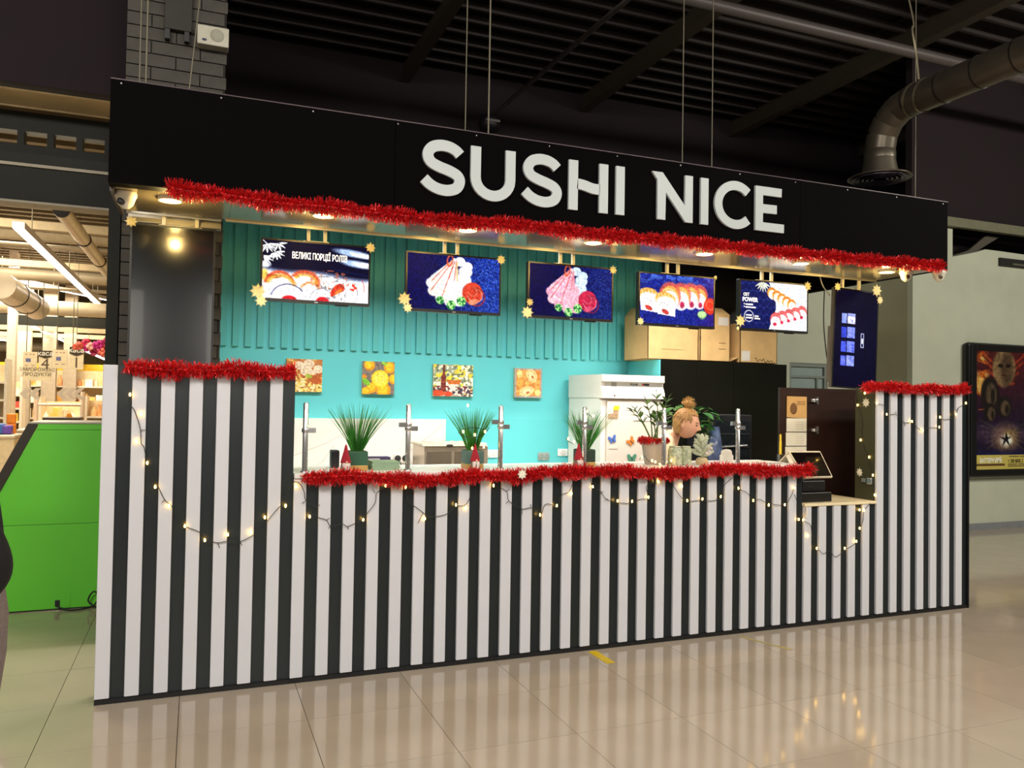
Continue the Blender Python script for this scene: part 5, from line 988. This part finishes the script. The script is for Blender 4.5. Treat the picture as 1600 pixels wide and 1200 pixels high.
def strip_lamp(lb, a, b, w=.09):
    t = thing('strip_lamp', lb, 'lamp', (a.x, a.y, a.z), group='supermarket strip lamps'); d_ = (b - a).normalized(); s_ = d_.cross(Vector((0, 0, 1))).normalized() * w / 2; u = Vector((0, 0, .08))
    MB().add([a - s_, a + s_, b + s_, b - s_, a - s_ + u, a + s_ + u, b + s_ + u, b - s_ + u], [(3, 2, 1, 0), (4, 5, 6, 7), (0, 1, 5, 4), (1, 2, 6, 5), (2, 3, 7, 6), (3, 0, 4, 7)]).build('housing', M('lamp_housing', 'B8B0B0', .5), t)
    e = Vector((0, 0, -.006)); s2 = s_ * .86; MB().add([a - s2 + e, a + s2 + e, b + s2 + e, b - s2 + e, a - s2, a + s2, b + s2, b - s2], [(3, 2, 1, 0), (0, 1, 5, 4), (1, 2, 6, 5), (2, 3, 7, 6), (3, 0, 4, 7)]).build('diffuser', m_tube, t)
    for u_ in (.1, .5, .9): q = a.lerp(b, u_); MB().tube([q + u, Vector((q.x, q.y, 4.6))], .006, 5).build('hanger', M('cable_grey'), t)
strip_lamp('longest bright strip lamp slanting through the supermarket opening', Vector((-1.578, 6.4, 3.6)), Vector((-1.578, 14.6, 3.6)), .13)
strip_lamp('thin bright strip lamp crossing behind the longest one', atz(-20, 431, 3.85), atz(168, 469, 3.85), .10)
strip_lamp('short strip lamp below the dark inner beam', atz(52, 511, 3.2), atz(103, 534, 3.2), .14)
strip_lamp('strip lamp at the left edge above the checkout signs', atz(-30, 528, 2.8), atz(20, 533, 2.8), .22); strip_lamp('strip lamp beside the pink flowers', atz(134, 548, 2.7), atz(172, 565, 2.7), .12)
# checkout signs
def sign_board(name, lb, px0, px1, py0, py1, Y, col='EBD9B6', hang=True):
    a, b = at(px0, py1, Y), at(px1, py0, Y); z0, z1 = a.z, b.z; t = thing(name, lb, 'sign', ((a.x + b.x) / 2, Y, z0)); MB().box(a.x, b.x, Y - .01, Y + .01, z0, z1).build('board', M('sign_cream_' + col, col, .6), t)
    (MB().tube([(a.x + .05, Y, z1), (a.x + .05, Y, 4.6)], .008, 5).build('hanger', M('cable_grey'), t) if hang else None); return t, a.x, b.x, z0, z1
Ys = 12.0
for (lb, a, b, c0, d0) in (('pale price board directly above the frozen products sign', 35.5, 58.5, 550, 577), ('pale price board between the two checkout number signs', 83, 105.5, 547, 575.5)):
    t, x0, x1, z0, z1 = sign_board('price_board', lb, a, b, c0, d0, Ys); w = x1 - x0; h = z1 - z0
    MB().box(x0 + .2 * w, x0 + .55 * w, Ys - .014, Ys - .0105, z0 + .42 * h, z0 + .62 * h).build('blue_patch', M('sign_blue', '6A6C9C', .6), t)
    for (u0, u1, v) in ((.15, .3, .82), (.45, .6, .82), (.68, .83, .82), (.15, .35, .2), (.6, .85, .2)): MB().box(x0 + u0 * w, x0 + u1 * w, Ys - .013, Ys - .0105, z0 + v * h, z0 + (v + .06) * h).build('small_print', M('sign_ink_faint', 'B89A80', .6), t)
for (lb, num, a, b, c0, d0) in (('checkout sign with brown tag, left one, above the frozen products sign', '4', 60, 82, 552, 577.5), ('checkout sign with brown tag, right one, beside the pink flowers', '1', 108, 131, 547, 577)):
    t, x0, x1, z0, z1 = sign_board('checkout_sign', lb, a, b, c0, d0, Ys); w = x1 - x0; h = z1 - z0
    MB().prism([(x0, z1 + .14 * h), (x0, z1 - .20 * h), (x0 + w / 2, z1 - .33 * h), (x1, z1 - .20 * h), (x1, z1 + .14 * h)], Ys - .02, Ys - .011).build('tag', M('sign_brown', '3A2E1C', .6), t); put_text('lettering', 'каса', .115, (x0 + w / 2, Ys - .022, z1 - .04 * h), M('strip_white'), t, .002)
    put_text('numeral', num, .28, (x0 + w / 2, Ys - .012, z0 + .32 * h), M('sign_ink', '5A4A38', .6), t)
t, x0, x1, z0, z1 = sign_board('department_sign', 'pale sign reading frozen products in Ukrainian', 35.5, 80, 577.8, 594, Ys, hang=False); put_text('lettering', 'ЗАМОРОЖЕНІ\nПРОДУКТИ', .088, ((x0 + x1) / 2, Ys - .012, (z0 + z1) / 2 + .05), M('sign_ink'), t, .001, .92)
t = thing('flower_garland', 'pink and red artificial flowers hanging over the supermarket opening', 'flowers', at(150, 556, 9)); random.seed(3); fl0 = {}
for k in range(34):
    q = at(random.uniform(122, 176), random.gauss(545 + .0, 4.5), 9 + random.uniform(-.15, .15)); col = ('D8486A', 'C82A8A', 'E8705A', 'F0B0A0', 'B83A6A')[k % 5]
    if col not in fl0:
        mb = MB()
        for j in range(6): mb.ball((.035 * math.cos(j * 1.047), -.02 * (j % 2), .035 * math.sin(j * 1.047)), .03, 6, 5, (1, .6, 1))
        fl0[col] = mb.build('flower', M('petal_' + col, col, .6, 0, .2, 30), t, local=True); fl0[col].location = q - t.location
    else: share(fl0[col], q - t.location, t, (random.random(), random.random() * 6, 0))
for x_ in (-1.25, -.72): MB().tube([(x_, 9, at(150, 540, 9).z), (x_, 9, 4.6)], .004, 5).build('hanger', M('cable_grey'), t)
tag(MB().box(-4.2, -.6, 11.525, 11.535, 0, 2.3).build('glass_partition', m_gls), 'tall clear glass partition carrying the grey direction arrows', 'glass')
# shelves and goods
random.seed(9)
def shelf_unit(lb, x0, x1, Y, H_, levels, seed, cols, dep=.5):
    random.seed(seed); t = thing('grocery_shelf', lb, 'shelf', ((x0 + x1) / 2, Y, 0)); MB().box(x0, x1, Y + dep, Y + dep + .04, 0, H_).build('back_panel', M('shelf_back', 'DCC8A0', .7), t)
    for x in (x0, x1 - .05): MB().box(x, x + .05, Y, Y + dep, 0, H_ + .1).build('upright', M('shelf_white', 'E4DACA', .5), t)
    g = {c: MB() for c in cols}
    for k in range(levels):
        z = .12 + k * (H_ - .12) / levels; MB().box(x0 + .05, x1 - .05, Y, Y + dep, z - .04, z).build('shelf_board', M('shelf_white'), t); x = x0 + .07
        while x < x1 - .2:
            w = random.uniform(.07, .2); hh = random.uniform(.35, .85) * (H_ / levels - .05); c = random.choice(cols)
            (g[c].box(x, x + w * .94, Y + random.uniform(.02, .1), Y + dep - .04, z, z + hh) if random.random() < .7 else g[c].lathe([(w * .4, 0), (w * .4, hh * .6), (w * .18, hh * .8), (w * .18, hh)], (x + w / 2, Y + .18, z), 8)); x += w
    for c in cols:
        if g[c].v: tag(g[c].build('goods', M('goods_' + c, c, .5, 0, .25, 8), t), kind='stuff')
    return t
X0, X1 = at(-30, 640, 20).x, at(185, 640, 20).x
CW = ['F4E6CC', 'E8C890', 'FFF4E0', 'E8A870', 'D8C0A0']; CV = ['E85A4A', 'F0C040', 'E8D8C0', '8A6A9A', 'D87A3A', '9A8A78']
shelf_unit('long bright grocery shelf across the back of the supermarket', X0, X1, 20, 2.3, 5, 1, CW + ['F0B060'])
a, b = at(-40, 640, 13.5).x, at(10, 640, 13.5).x; shelf_unit('grocery shelf with dark goods at the left edge of the supermarket', a, b, 13.5, 2.2, 6, 2, CV, .4)
a, b = at(12, 640, 16).x, at(34, 640, 16).x; shelf_unit('narrow shelf of mixed red goods beside the pale column', a, b, 16, 1.9, 6, 3, CV + ['F0E0D0'], .4)
a, b = at(60, 640, 17).x, at(128, 640, 17).x; shelf_unit('low pale display shelf above the green panel', a, b, 17, 1.45, 3, 4, CW + ['F0C060'], .6)
a, b = at(132, 640, 15).x, at(175, 640, 15).x; shelf_unit('pale rack beside the striped panel edge', a, b, 15, 1.5, 4, 5, CW + ['C8C0D0'], .4)
p0, p1 = at(-60, 593, 21), at(180, 571, 21); tag(MB().box(p0.x, p1.x, 20.9, 21, p0.z, p1.z, .01).box(p0.x, p1.x, 20.95, 21.0, 2.3, p0.z).build('yellow_fascia', M('fascia_yellow', 'EDBE14', .5)), 'broad yellow fascia band over the rear supermarket shelf', 'fascia')
for k, (px, w, Y, lb) in enumerate(((14, .16, 14.5, 'pale slim column beside the dark goods shelf'), (30, .42, 18.5, 'broad grey column behind the price boards'), (74, .34, 19.5, 'grey-brown column behind the frozen products sign'), (107, .32, 19.8, 'grey column behind the number 1 checkout sign'))):
    x = at(px, 640, Y).x; tag(MB().box(x - w / 2, x + w / 2, Y, Y + .2, 0, 4.6, .01).build('store_column', M('column_pale', 'D8C8B4', .6) if k == 0 else M('column_grey', 'A89884', .7)), lb, 'column', 'supermarket columns')
for k, (px, lb) in enumerate(((56, 'left upright of the pale entrance gate'), (129, 'right upright of the pale entrance gate'))):
    x = at(px, 640, 14.6).x; tag(MB().tube([(x, 14.6, 0), (x, 14.6, at(px, 612, 14.6).z)], .045, 12).build('gate_post', M('gate_pink', 'E0C8B4', .5)), lb, 'post', 'entrance gate uprights')
xa, xb = at(56, 640, 14.6).x, at(129, 640, 14.6).x
tag(MB().tube([(xa, 14.6, at(60, 632, 14.6).z), (xb, 14.6, at(125, 633, 14.6).z)], .03, 8).build('gate_rail', M('gate_pink')), 'horizontal rail between the two gate uprights', 'rail')
tag(MB().box(at(66, 650, 13.8).x, at(126, 650, 13.8).x, 13.8, 14.3, 0, at(90, 652, 13.8).z, .02).build('dark_conveyor', M('conveyor_dark', '3A2C20', .5)), 'dark checkout conveyor just above the green panel', 'conveyor')
q = at(108, 656, 13.9); q.z = at(90, 652, 13.8).z; t = thing('warning_sign', 'small orange triangular sign behind the green panel', 'sign', q); MB().prism([(q.x - .06, q.z), (q.x + .06, q.z), (q.x + .035, q.z + .075), (q.x - .035, q.z + .075)], 13.89, 13.91).build('plate', M('sign_orange', 'F09A1E', .5), t)
for k, (px, lb) in enumerate(((30, 'left'), (45, 'left'), (88, 'right'), (101, 'right'), (113, 'right'))):
    q = at(px, 615, 11.5); s_ = .10 if k < 2 else .105
    tag(MB().prism([(q.x, q.z), (q.x + s_, q.z + s_), (q.x + s_ * 1.9, q.z + s_), (q.x + s_ * .9, q.z), (q.x + s_ * 1.9, q.z - s_), (q.x + s_, q.z - s_)], 11.5, 11.52).build('chevron_arrow', M('chevron_grey', 'B8AC9C', .6)), ['left chevron of the grey arrow pair under the frozen products sign', 'right chevron of the grey arrow pair under the frozen products sign', 'left chevron of the three grey arrows', 'middle chevron of the three grey arrows', 'right chevron of the three grey arrows'][k], 'arrow', 'grey direction chevrons')
for k, (a, b, Y, z, lb) in enumerate(((-40, 22, 12.4, .86, 'cream checkout desk at the left edge of the supermarket'), (26, 60, 13.6, .92, 'cream checkout desk behind the slanted green panel'))):
    t = thing('checkout_desk', lb, 'desk', (at(a, 690, Y).x, Y, 0), group='checkout desks'); xa, xb = at(a, 690, Y).x, at(b, 690, Y).x; MB().box(xa, xb, Y, Y + .7, 0, z - .08).build('body', M('desk_cream', 'D8C4A0', .6), t); MB().box(xa - .02, xb + .02, Y - .03, Y + .73, z - .08, z, .03).build('bumper_top', M('desk_rim', 'C8B8A4', .4, .2), t)
q = at(8, 650, 12.8); tag(MB().box(q.x - .2, q.x + .03, 12.5, 12.8, .862, 1.06, .04).build('blue_bag', M('bag_blue', '3A6AB8', .6)), 'blue bag on the left cream checkout desk', 'bag'); q = at(15, 650, 12.75); tag(MB().box(q.x - .07, q.x + .08, 12.5, 12.7, .862, 1.03, .03).build('violet_bag', M('bag_violet', '6A4AB0', .6)), 'violet bag on the left cream checkout desk', 'bag')
for k, (px, py) in enumerate(((19, 652), (21, 640))):
    q = at(18, py, 12.9); tag(MB().box(q.x - .07, q.x + .07, 12.85, 13.0, .862 + .19 * k, 1.05 + .19 * k, .02).build('orange_pack', M('pack_orange', 'F08A1E', .5)), ('lower', 'upper')[k] + ' orange pack beside the blue bag', 'pack', 'orange packs')
# green panel desk
t = thing('green_desk', 'bright green desk front with a black slanted edge left of the stall', 'desk', (-.6, 2.3, 0)); GY = 2.15; m_green = M('bright_green', '64D032', .45, 0, .02, 3)
MB().prism([(-.105, .012), (-1.05, .012), (-1.05, .50), (-.862, .88), (-.625, 1.385), (-.105, 1.385)][::-1], GY, GY + .02).build('front_panel', m_green, t)
MB().prism([(-.625, 1.397), (-.69, 1.397), (-.93, .88), (-1.12, .50), (-1.05, .50), (-.862, .88)][::-1], GY - .012, GY + .5).build('slanted_edge', M('edge_black', '2A2418', .5), t)
MB().box(-.69, -.105, GY - .015, GY + .55, 1.387, 1.40, .002).build('top', M('desk_top_grey', 'A8A490', .4), t); MB().box(-.63, -.105, GY - .008, GY, 1.345, 1.386).build('top_band', m_green, t)
MB().box(-1.05, -.105, GY - .0015, GY, .638, .642).build('seam', M('green_seam', '3A8A20', .5), t)
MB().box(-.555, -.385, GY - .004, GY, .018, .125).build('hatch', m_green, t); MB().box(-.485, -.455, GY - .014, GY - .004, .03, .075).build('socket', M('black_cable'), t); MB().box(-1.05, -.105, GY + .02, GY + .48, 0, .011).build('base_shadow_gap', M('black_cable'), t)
tag(MB().tube(spline([(-.47, 2.12, .035), (-.40, 2.10, .008), (-.33, 2.08, .008), (-.27, 2.12, .008), (-.22, 2.10, .03), (-.19, 2.10, .10), (-.23, 2.10, .13), (-.26, 2.10, .06), (-.18, 2.09, .008), (-.10, 2.10, .008)], 5), .006, 6).build('floor_cable', M('black_cable')), 'black cable lying at the foot of the green desk', 'cable')

# ================================================================== PEOPLE
def skinned(J, E_, sub=1):
    "joints {name: (position, radius)} and bones -> one smooth continuous surface; the first joint is the root"
    names = list(J); me = bpy.data.meshes.new('sk'); me.from_pydata([J[n][0] for n in names], [(names.index(a), names.index(b)) for a, b in E_], [])
    o = bpy.data.objects.new('sk', me); COL.objects.link(o); md = o.modifiers.new('s', 'SKIN'); md.use_smooth_shade = True
    for i, n in enumerate(names):
        r = J[n][1]; sv = me.skin_vertices[0].data[i]; sv.radius = r if isinstance(r, tuple) else (r, r); sv.use_root = i == 0
    o.modifiers.new('u', 'SUBSURF').levels = sub
    bpy.context.view_layer.update(); ev = o.evaluated_get(bpy.context.evaluated_depsgraph_get()); m2 = bpy.data.meshes.new_from_object(ev)
    mb = MB(); mb.add([v.co.copy() for v in m2.vertices], [tuple(p.vertices) for p in m2.polygons], True)
    bpy.data.objects.remove(o); bpy.data.meshes.remove(me); bpy.data.meshes.remove(m2); return mb
def hand(mb, wrist, d_, side, curl=.5):
    "palm and five separate bent fingers; d_ points along the hand, side is the thumb side"
    d_ = Vector(d_).normalized(); sd = (Vector(side) - d_ * Vector(side).dot(d_)).normalized(); nr = d_.cross(sd)
    P_ = skinned({'w': (wrist, .022), 'p': (wrist + d_ * .045, (.036, .016)), 'k': (wrist + d_ * .085, (.038, .014))}, [('w', 'p'), ('p', 'k')]); mb.add(P_.v, P_.f, True)
    for k, (off, L_) in enumerate(((.028, .070), (.010, .080), (-.009, .074), (-.027, .058))):
        b = wrist + d_ * .085 + sd * off; pts = [b]; dd = d_.copy()
        for s_ in range(3): dd = (dd * math.cos(curl * .6) + nr * math.sin(curl * .6)); pts.append(pts[-1] + dd * L_ / 3)
        mb.tube(pts, [.0095, .009, .008, .006], 8)
    b = wrist + d_ * .03 + sd * .030; mb.tube([b, b + (d_ * .6 + sd * .7).normalized() * .03, b + (d_ * .9 + sd * .4).normalized() * .058 + nr * .006, b + (d_ + sd * .15).normalized() * .078 + nr * .014], [.012, .011, .010, .007], 8)
def head_pts(n=72, m=56):
    vs = []; cols = []; fs = []
    for i in range(m + 1):
        th = PI * i / m
        for k in range(n):
            ph = 2 * PI * k / n; ux, uy, uz = math.sin(th) * math.cos(ph), math.sin(th) * math.sin(ph), math.cos(th)
            fr = max(0, -uy); low = max(0, -uz); g = lambda x, s: math.exp(-(x / s) ** 2)
            x = ux * .074 * (1 - .42 * low ** 1.6); y = uy * .096 * (1 - .12 * low * (1 if uy > 0 else .2)); z = uz * .115
            if uy > 0: y *= 1.0 - .25 * low
            nose = fr * g(ux, .16) * (g(uz + .20, .12) * .024 + g(uz + .02, .16) * .012); y -= nose
            y += fr * (g(abs(ux) - .40, .17) * g(uz - .06, .12) * .008); y -= fr * g(uz - .24, .09) * g(ux, .6) * .004
            y -= fr * g(ux, .28) * (g(uz + .46, .05) * .007 + g(uz + .56, .05) * .006) ; y -= fr * g(ux, .3) * g(uz + .80, .14) * .010
            vs.append(Vector((x, y, z)))
            c = np.array([.84, .62, .50]); 
            if uy < -.2:
                if g(ux, .30) * (g(uz + .46, .045) + g(uz + .54, .045)) > .45: c = np.array([.70, .34, .32])
                if math.hypot((abs(ux) - .38) / .15, (uz - .05) / .055) < 1: c = np.array([.20, .14, .12])
                if math.hypot((abs(ux) - .40) / .22, (uz - .22 + .1 * (abs(ux) - .4)) / .035) < 1: c = np.array([.42, .28, .18])
                ck = g(abs(ux) - .5, .2) * g(uz + .25, .2); c = c * (1 - .35 * ck) + np.array([.86, .50, .44]) * .35 * ck
            cols.append(c)
    for i in range(m):
        for k in range(n): k2 = (k + 1) % n; fs.append((i * n + k, (i + 1) * n + k, (i + 1) * n + k2, i * n + k2))
    return vs, fs, cols
def person(label, loc, J, E_, hc, hrot, hands, skin=(.84, .62, .50)):
    t = thing('person', label, 'person', loc); mb = skinned(J, E_); nb = len(mb.v)
    for h_ in hands: hand(mb, *h_)
    vs, fs, cols = head_pts(); T_ = Matrix.Translation(hc) @ hrot; n0 = len(mb.v); mb.add([T_ @ v for v in vs], fs, True)
    for sd in (-1, 1): e = MB().ball((sd * .074, .012, -.005), .026, 10, 8, (.35, .7, 1.15)); e.xf(T_); mb.add(e.v, e.f, True)
    o = mb.build('body', M_print('skin', 0, .5), t); at_ = o.data.color_attributes.new('Col', 'FLOAT_COLOR', 'POINT')
    al = [skin] * n0 + [tuple(c) for c in cols] + [skin] * (len(mb.v) - n0 - len(cols))
    at_.data.foreach_set('color', np.array([[*lin(c), 1] for c in al], np.float32).ravel()); return t, T_
def R3(yaw, pitch, roll=0): return Matrix.Rotation(yaw, 4, 'Z') @ Matrix.Rotation(pitch, 4, 'X') @ Matrix.Rotation(roll, 4, 'Y')
V = Vector
# the woman working behind the counter: facing right, head bent forward
f = V((.80, -.60, 0)).normalized(); s = V((.60, .80, 0)).normalized(); O = V((3.93, .93, 0))
def wp(a, b, z): return O + f * a + s * b + V((0, 0, z))
Jw = {'pel': (wp(0, 0, .88), (.14, .10)), 'bel': (wp(.02, 0, 1.0), (.12, .09)), 'chs': (wp(.06, 0, 1.19), (.13, .10)), 'nkb': (wp(.10, 0, 1.33), .062), 'nk': (wp(.15, 0, 1.385), .048), 'hd': (wp(.19, 0, 1.42), .05),
      'shR': (wp(.08, -.15, 1.295), .055), 'elR': (wp(.16, -.20, 1.02), .042), 'wrR': (wp(.26, -.13, .99), .030), 'shL': (wp(.08, .15, 1.295), .055), 'elL': (wp(.16, .20, 1.02), .042), 'wrL': (wp(.26, .11, .99), .030),
      'hpR': (wp(0, -.09, .82), .09), 'knR': (wp(.03, -.10, .47), .062), 'anR': (wp(0, -.10, .09), .04), 'toR': (wp(.14, -.11, .035), .032), 'hpL': (wp(0, .09, .82), .09), 'knL': (wp(.03, .10, .47), .062), 'anL': (wp(0, .10, .09), .04), 'toL': (wp(.14, .11, .035), .032)}
BN = [('pel', 'bel'), ('bel', 'chs'), ('chs', 'nkb'), ('nkb', 'nk'), ('nk', 'hd'), ('nkb', 'shR'), ('shR', 'elR'), ('elR', 'wrR'), ('nkb', 'shL'), ('shL', 'elL'), ('elL', 'wrL'), ('pel', 'hpR'), ('hpR', 'knR'), ('knR', 'anR'), ('anR', 'toR'), ('pel', 'hpL'), ('hpL', 'knL'), ('knL', 'anL'), ('anL', 'toL')]
hw = at(1073, 662, .72)
yaw_w = math.radians(44)                                   # face turned right and a little to the camera
t, T_ = person('woman in a cream top with a blond hair bun working behind the counter', (3.95, .85, 0), Jw, BN, hw, R3(yaw_w, math.radians(12)), [(wp(.26, -.13, .99), f + s * .3, s, .6), (wp(.26, .11, .99), f - s * .3, -s, .6)])
Jc = {k: (v[0], tuple(x + .013 for x in v[1]) if isinstance(v[1], tuple) else v[1] + .014) for k, v in Jw.items() if k in ('pel', 'bel', 'chs', 'nkb', 'shR', 'shL')}
Jc['sR'] = (Jw['shR'][0].lerp(Jw['elR'][0], .75), .058); Jc['sL'] = (Jw['shL'][0].lerp(Jw['elL'][0], .75), .058)
skinned(Jc, [('pel', 'bel'), ('bel', 'chs'), ('chs', 'nkb'), ('nkb', 'shR'), ('shR', 'sR'), ('nkb', 'shL'), ('shL', 'sL')]).build('top', M('cream_cotton', 'E8D4B0', .85, 0, .05, 30, .1), t)
Jt = {k: (v[0], tuple(x + .012 for x in v[1]) if isinstance(v[1], tuple) else v[1] + .012) for k, v in Jw.items() if k in ('pel', 'hpR', 'knR', 'anR', 'hpL', 'knL', 'anL')}
skinned(Jt, [('pel', 'hpR'), ('hpR', 'knR'), ('knR', 'anR'), ('pel', 'hpL'), ('hpL', 'knL'), ('knL', 'anL')]).build('trousers', M('dark_trousers', '1E1C20', .85), t)
ap = skinned({'a': (wp(.13, 0, .80), (.13, .02)), 'b': (wp(.15, 0, 1.0), (.11, .02)), 'c': (wp(.19, 0, 1.18), (.08, .02))}, [('a', 'b'), ('b', 'c')]); ap.build('apron', M('black_apron', '17130F', .8), t)
for sd in ('R', 'L'): MB().tube([Jw['an' + sd][0] - V((0, 0, .045)), Jw['to' + sd][0]], [.05, .042], 12).build('shoe', M('dark_trousers'), t)
random.seed(17)
hb = MB(); n, m = 28, 18; vs = []; fs = []; idx = {}
for i in range(m + 1):
    th = PI * .74 * i / m
    for k in range(n):
        ph = 2 * PI * k / n; ux, uy, uz = math.sin(th) * math.cos(ph), math.sin(th) * math.sin(ph), math.cos(th); r = 1.09 + .05 * math.sin(9 * ph + 5 * th) * math.sin(th) + .03 * math.sin(17 * ph)
        vs.append(V((ux * .076 * r, uy * .098 * r + .004, uz * .117 * r)))
for i in range(m):
    for k in range(n):
        k2 = (k + 1) % n; q = [vs[i * n + k], vs[(i + 1) * n + k2]]; c_ = (q[0] + q[1]) / 2
        if c_.y < -.035 and c_.z < .074 and abs(c_.x) < .072: continue
        if c_.y < .02 and c_.z < .030: continue
        fs.append((i * n + k, (i + 1) * n + k, (i + 1) * n + k2, i * n + k2))
hb.add(vs, fs, True)
for k in range(90):                                              # wavy locks laid over the crown towards the bun
    ph = random.uniform(-.5, PI + .5); th0 = random.uniform(.85, 1.6); L_ = []
    for j in range(6):
        th = th0 * (1 - j / 5.5); L_.append(V((math.sin(th) * math.cos(ph + .08 * math.sin(j * 2)) * .083, math.sin(th) * math.sin(ph + .08 * math.sin(j * 2)) * .108 + .006, math.cos(th) * .128)))
    hb.tube(L_, [.004, .006, .006, .005, .004, .003], 5)
hb.xf(T_); hr = hb.build('hair', M('blond_hair', '9C7442', .6, 0, .35, 60), t)
bn = MB().ball((0, .02, .155), .036, 14, 10)
for k in range(150):
    a, b = random.random() * 2 * PI, random.uniform(-.3, 1.5); d_ = V((math.cos(a) * math.cos(b), math.sin(a) * math.cos(b), math.sin(b))); c_ = V((0, .02, .155)); w = d_.orthogonal() * .5
    bn.tube([c_ + d_ * .028, c_ + d_ * .042 + w * .012, c_ + d_ * random.uniform(.05, .068)], [.003, .0022, .0006], 4)
bn.xf(T_).build('hair_bun', M('blond_bun', 'AE8448', .6, 0, .3, 60), t)
# passer-by at the left edge of the photograph, arm bent, mostly outside the frame
O = V((-.105, -2.30, 0)); f = V((-1, 0, 0)); s = V((0, 1, 0))
Jp = {'pel': (wp(0, 0, .95), .10), 'bel': (wp(0, 0, 1.08), .095), 'chs': (wp(.01, 0, 1.28), .09), 'nkb': (wp(.02, 0, 1.45), .07), 'nk': (wp(.03, 0, 1.52), .052), 'hd': (wp(.04, 0, 1.58), .055),
      'shR': (wp(.01, .17, 1.40), .06), 'elR': (wp(-.03, .23, 1.14), .05), 'wrR': (wp(.12, .22, .98), .034), 'shL': (wp(.01, -.17, 1.41), .06), 'elL': (wp(-.145, -.22, 1.195), .05), 'wrL': (wp(.10, -.19, 1.04), .034),
      'hpR': (wp(.01, .09, .88), .085), 'knR': (wp(.02, .09, .50), .066), 'anR': (wp(0, .09, .09), .042), 'toR': (wp(.15, .10, .035), .034), 'hpL': (wp(.01, -.09, .88), .085), 'knL': (wp(.02, -.09, .50), .066), 'anL': (wp(0, -.09, .09), .042), 'toL': (wp(.15, -.10, .035), .034)}
hp = wp(.05, 0, 1.66)
t, T_ = person('person at the left photo edge with a black sleeve and grey coat', (-.105, -2.30, 0), Jp, BN, hp, R3(-PI / 2, 0), [(wp(.12, .22, .98), f * .8 - V((0, 0, .6)), f, .5), (wp(.10, -.19, 1.04), f * .7 - V((0, 0, .5)) + s * .3, f, .4)])
Jj = {'nkb': (Jp['nkb'][0], .07), 'shR': (Jp['shR'][0], .075), 'elR': (Jp['elR'][0], .066), 'wrR': (Jp['elR'][0].lerp(Jp['wrR'][0], .9), .046), 'shL': (Jp['shL'][0], .075), 'elL': (Jp['elL'][0], .078), 'wrL': (Jp['elL'][0].lerp(Jp['wrL'][0], .9), .046)}
skinned(Jj, [('nkb', 'shR'), ('shR', 'elR'), ('elR', 'wrR'), ('nkb', 'shL'), ('shL', 'elL'), ('elL', 'wrL')], 3).build('black_sleeves', M('black_wool', '060506', .9, 0, .1, 40), t)
MB().lathe([(.085, .62), (.098, .70), (.115, .82), (.130, .95), (.132, 1.05), (.116, 1.15), (.105, 1.24), (.103, 1.33), (.092, 1.41), (.072, 1.47), (.062, 1.49)], (-.105, -2.30, 0), 32, 1.0, 1.4).build('coat', M('grey_wool_coat', '7A6C68', .95, 0, .2, 120, .3), t)
Jt = {k: (v[0], v[1] + .012) for k, v in Jp.items() if k in ('hpR', 'knR', 'anR')}; skinned(Jt, [('hpR', 'knR'), ('knR', 'anR')]).build('trouser_leg', M('dark_trousers'), t)
Jt = {k: (v[0], v[1] + .012) for k, v in Jp.items() if k in ('hpL', 'knL', 'anL')}; skinned(Jt, [('hpL', 'knL'), ('knL', 'anL')]).build('trouser_leg', M('dark_trousers'), t)
for sd in ('R', 'L'): MB().tube([Jp['an' + sd][0] - V((0, 0, .045)), Jp['to' + sd][0]], [.052, .044], 12).build('shoe', M('black_wool'), t)
h2 = MB(); vs = [V((math.sin(a) * math.cos(b) * .084, math.sin(a) * math.sin(b) * .108 + .008, math.cos(a) * .127)) for a in [PI * .72 * i / 14 for i in range(15)] for b in [2 * PI * k / 24 for k in range(24)]]; fs = []
for i in range(14):
    for k in range(24):
        k2 = (k + 1) % 24; c_ = (vs[i * 24 + k] + vs[(i + 1) * 24 + k2]) / 2
        if not (c_.y < -.03 and c_.z < .07): fs.append((i * 24 + k, (i + 1) * 24 + k, (i + 1) * 24 + k2, i * 24 + k2))
h2.add(vs, fs, True).xf(T_).build('hair', M('dark_hair', '2A1E16', .6, 0, .3, 60), t)
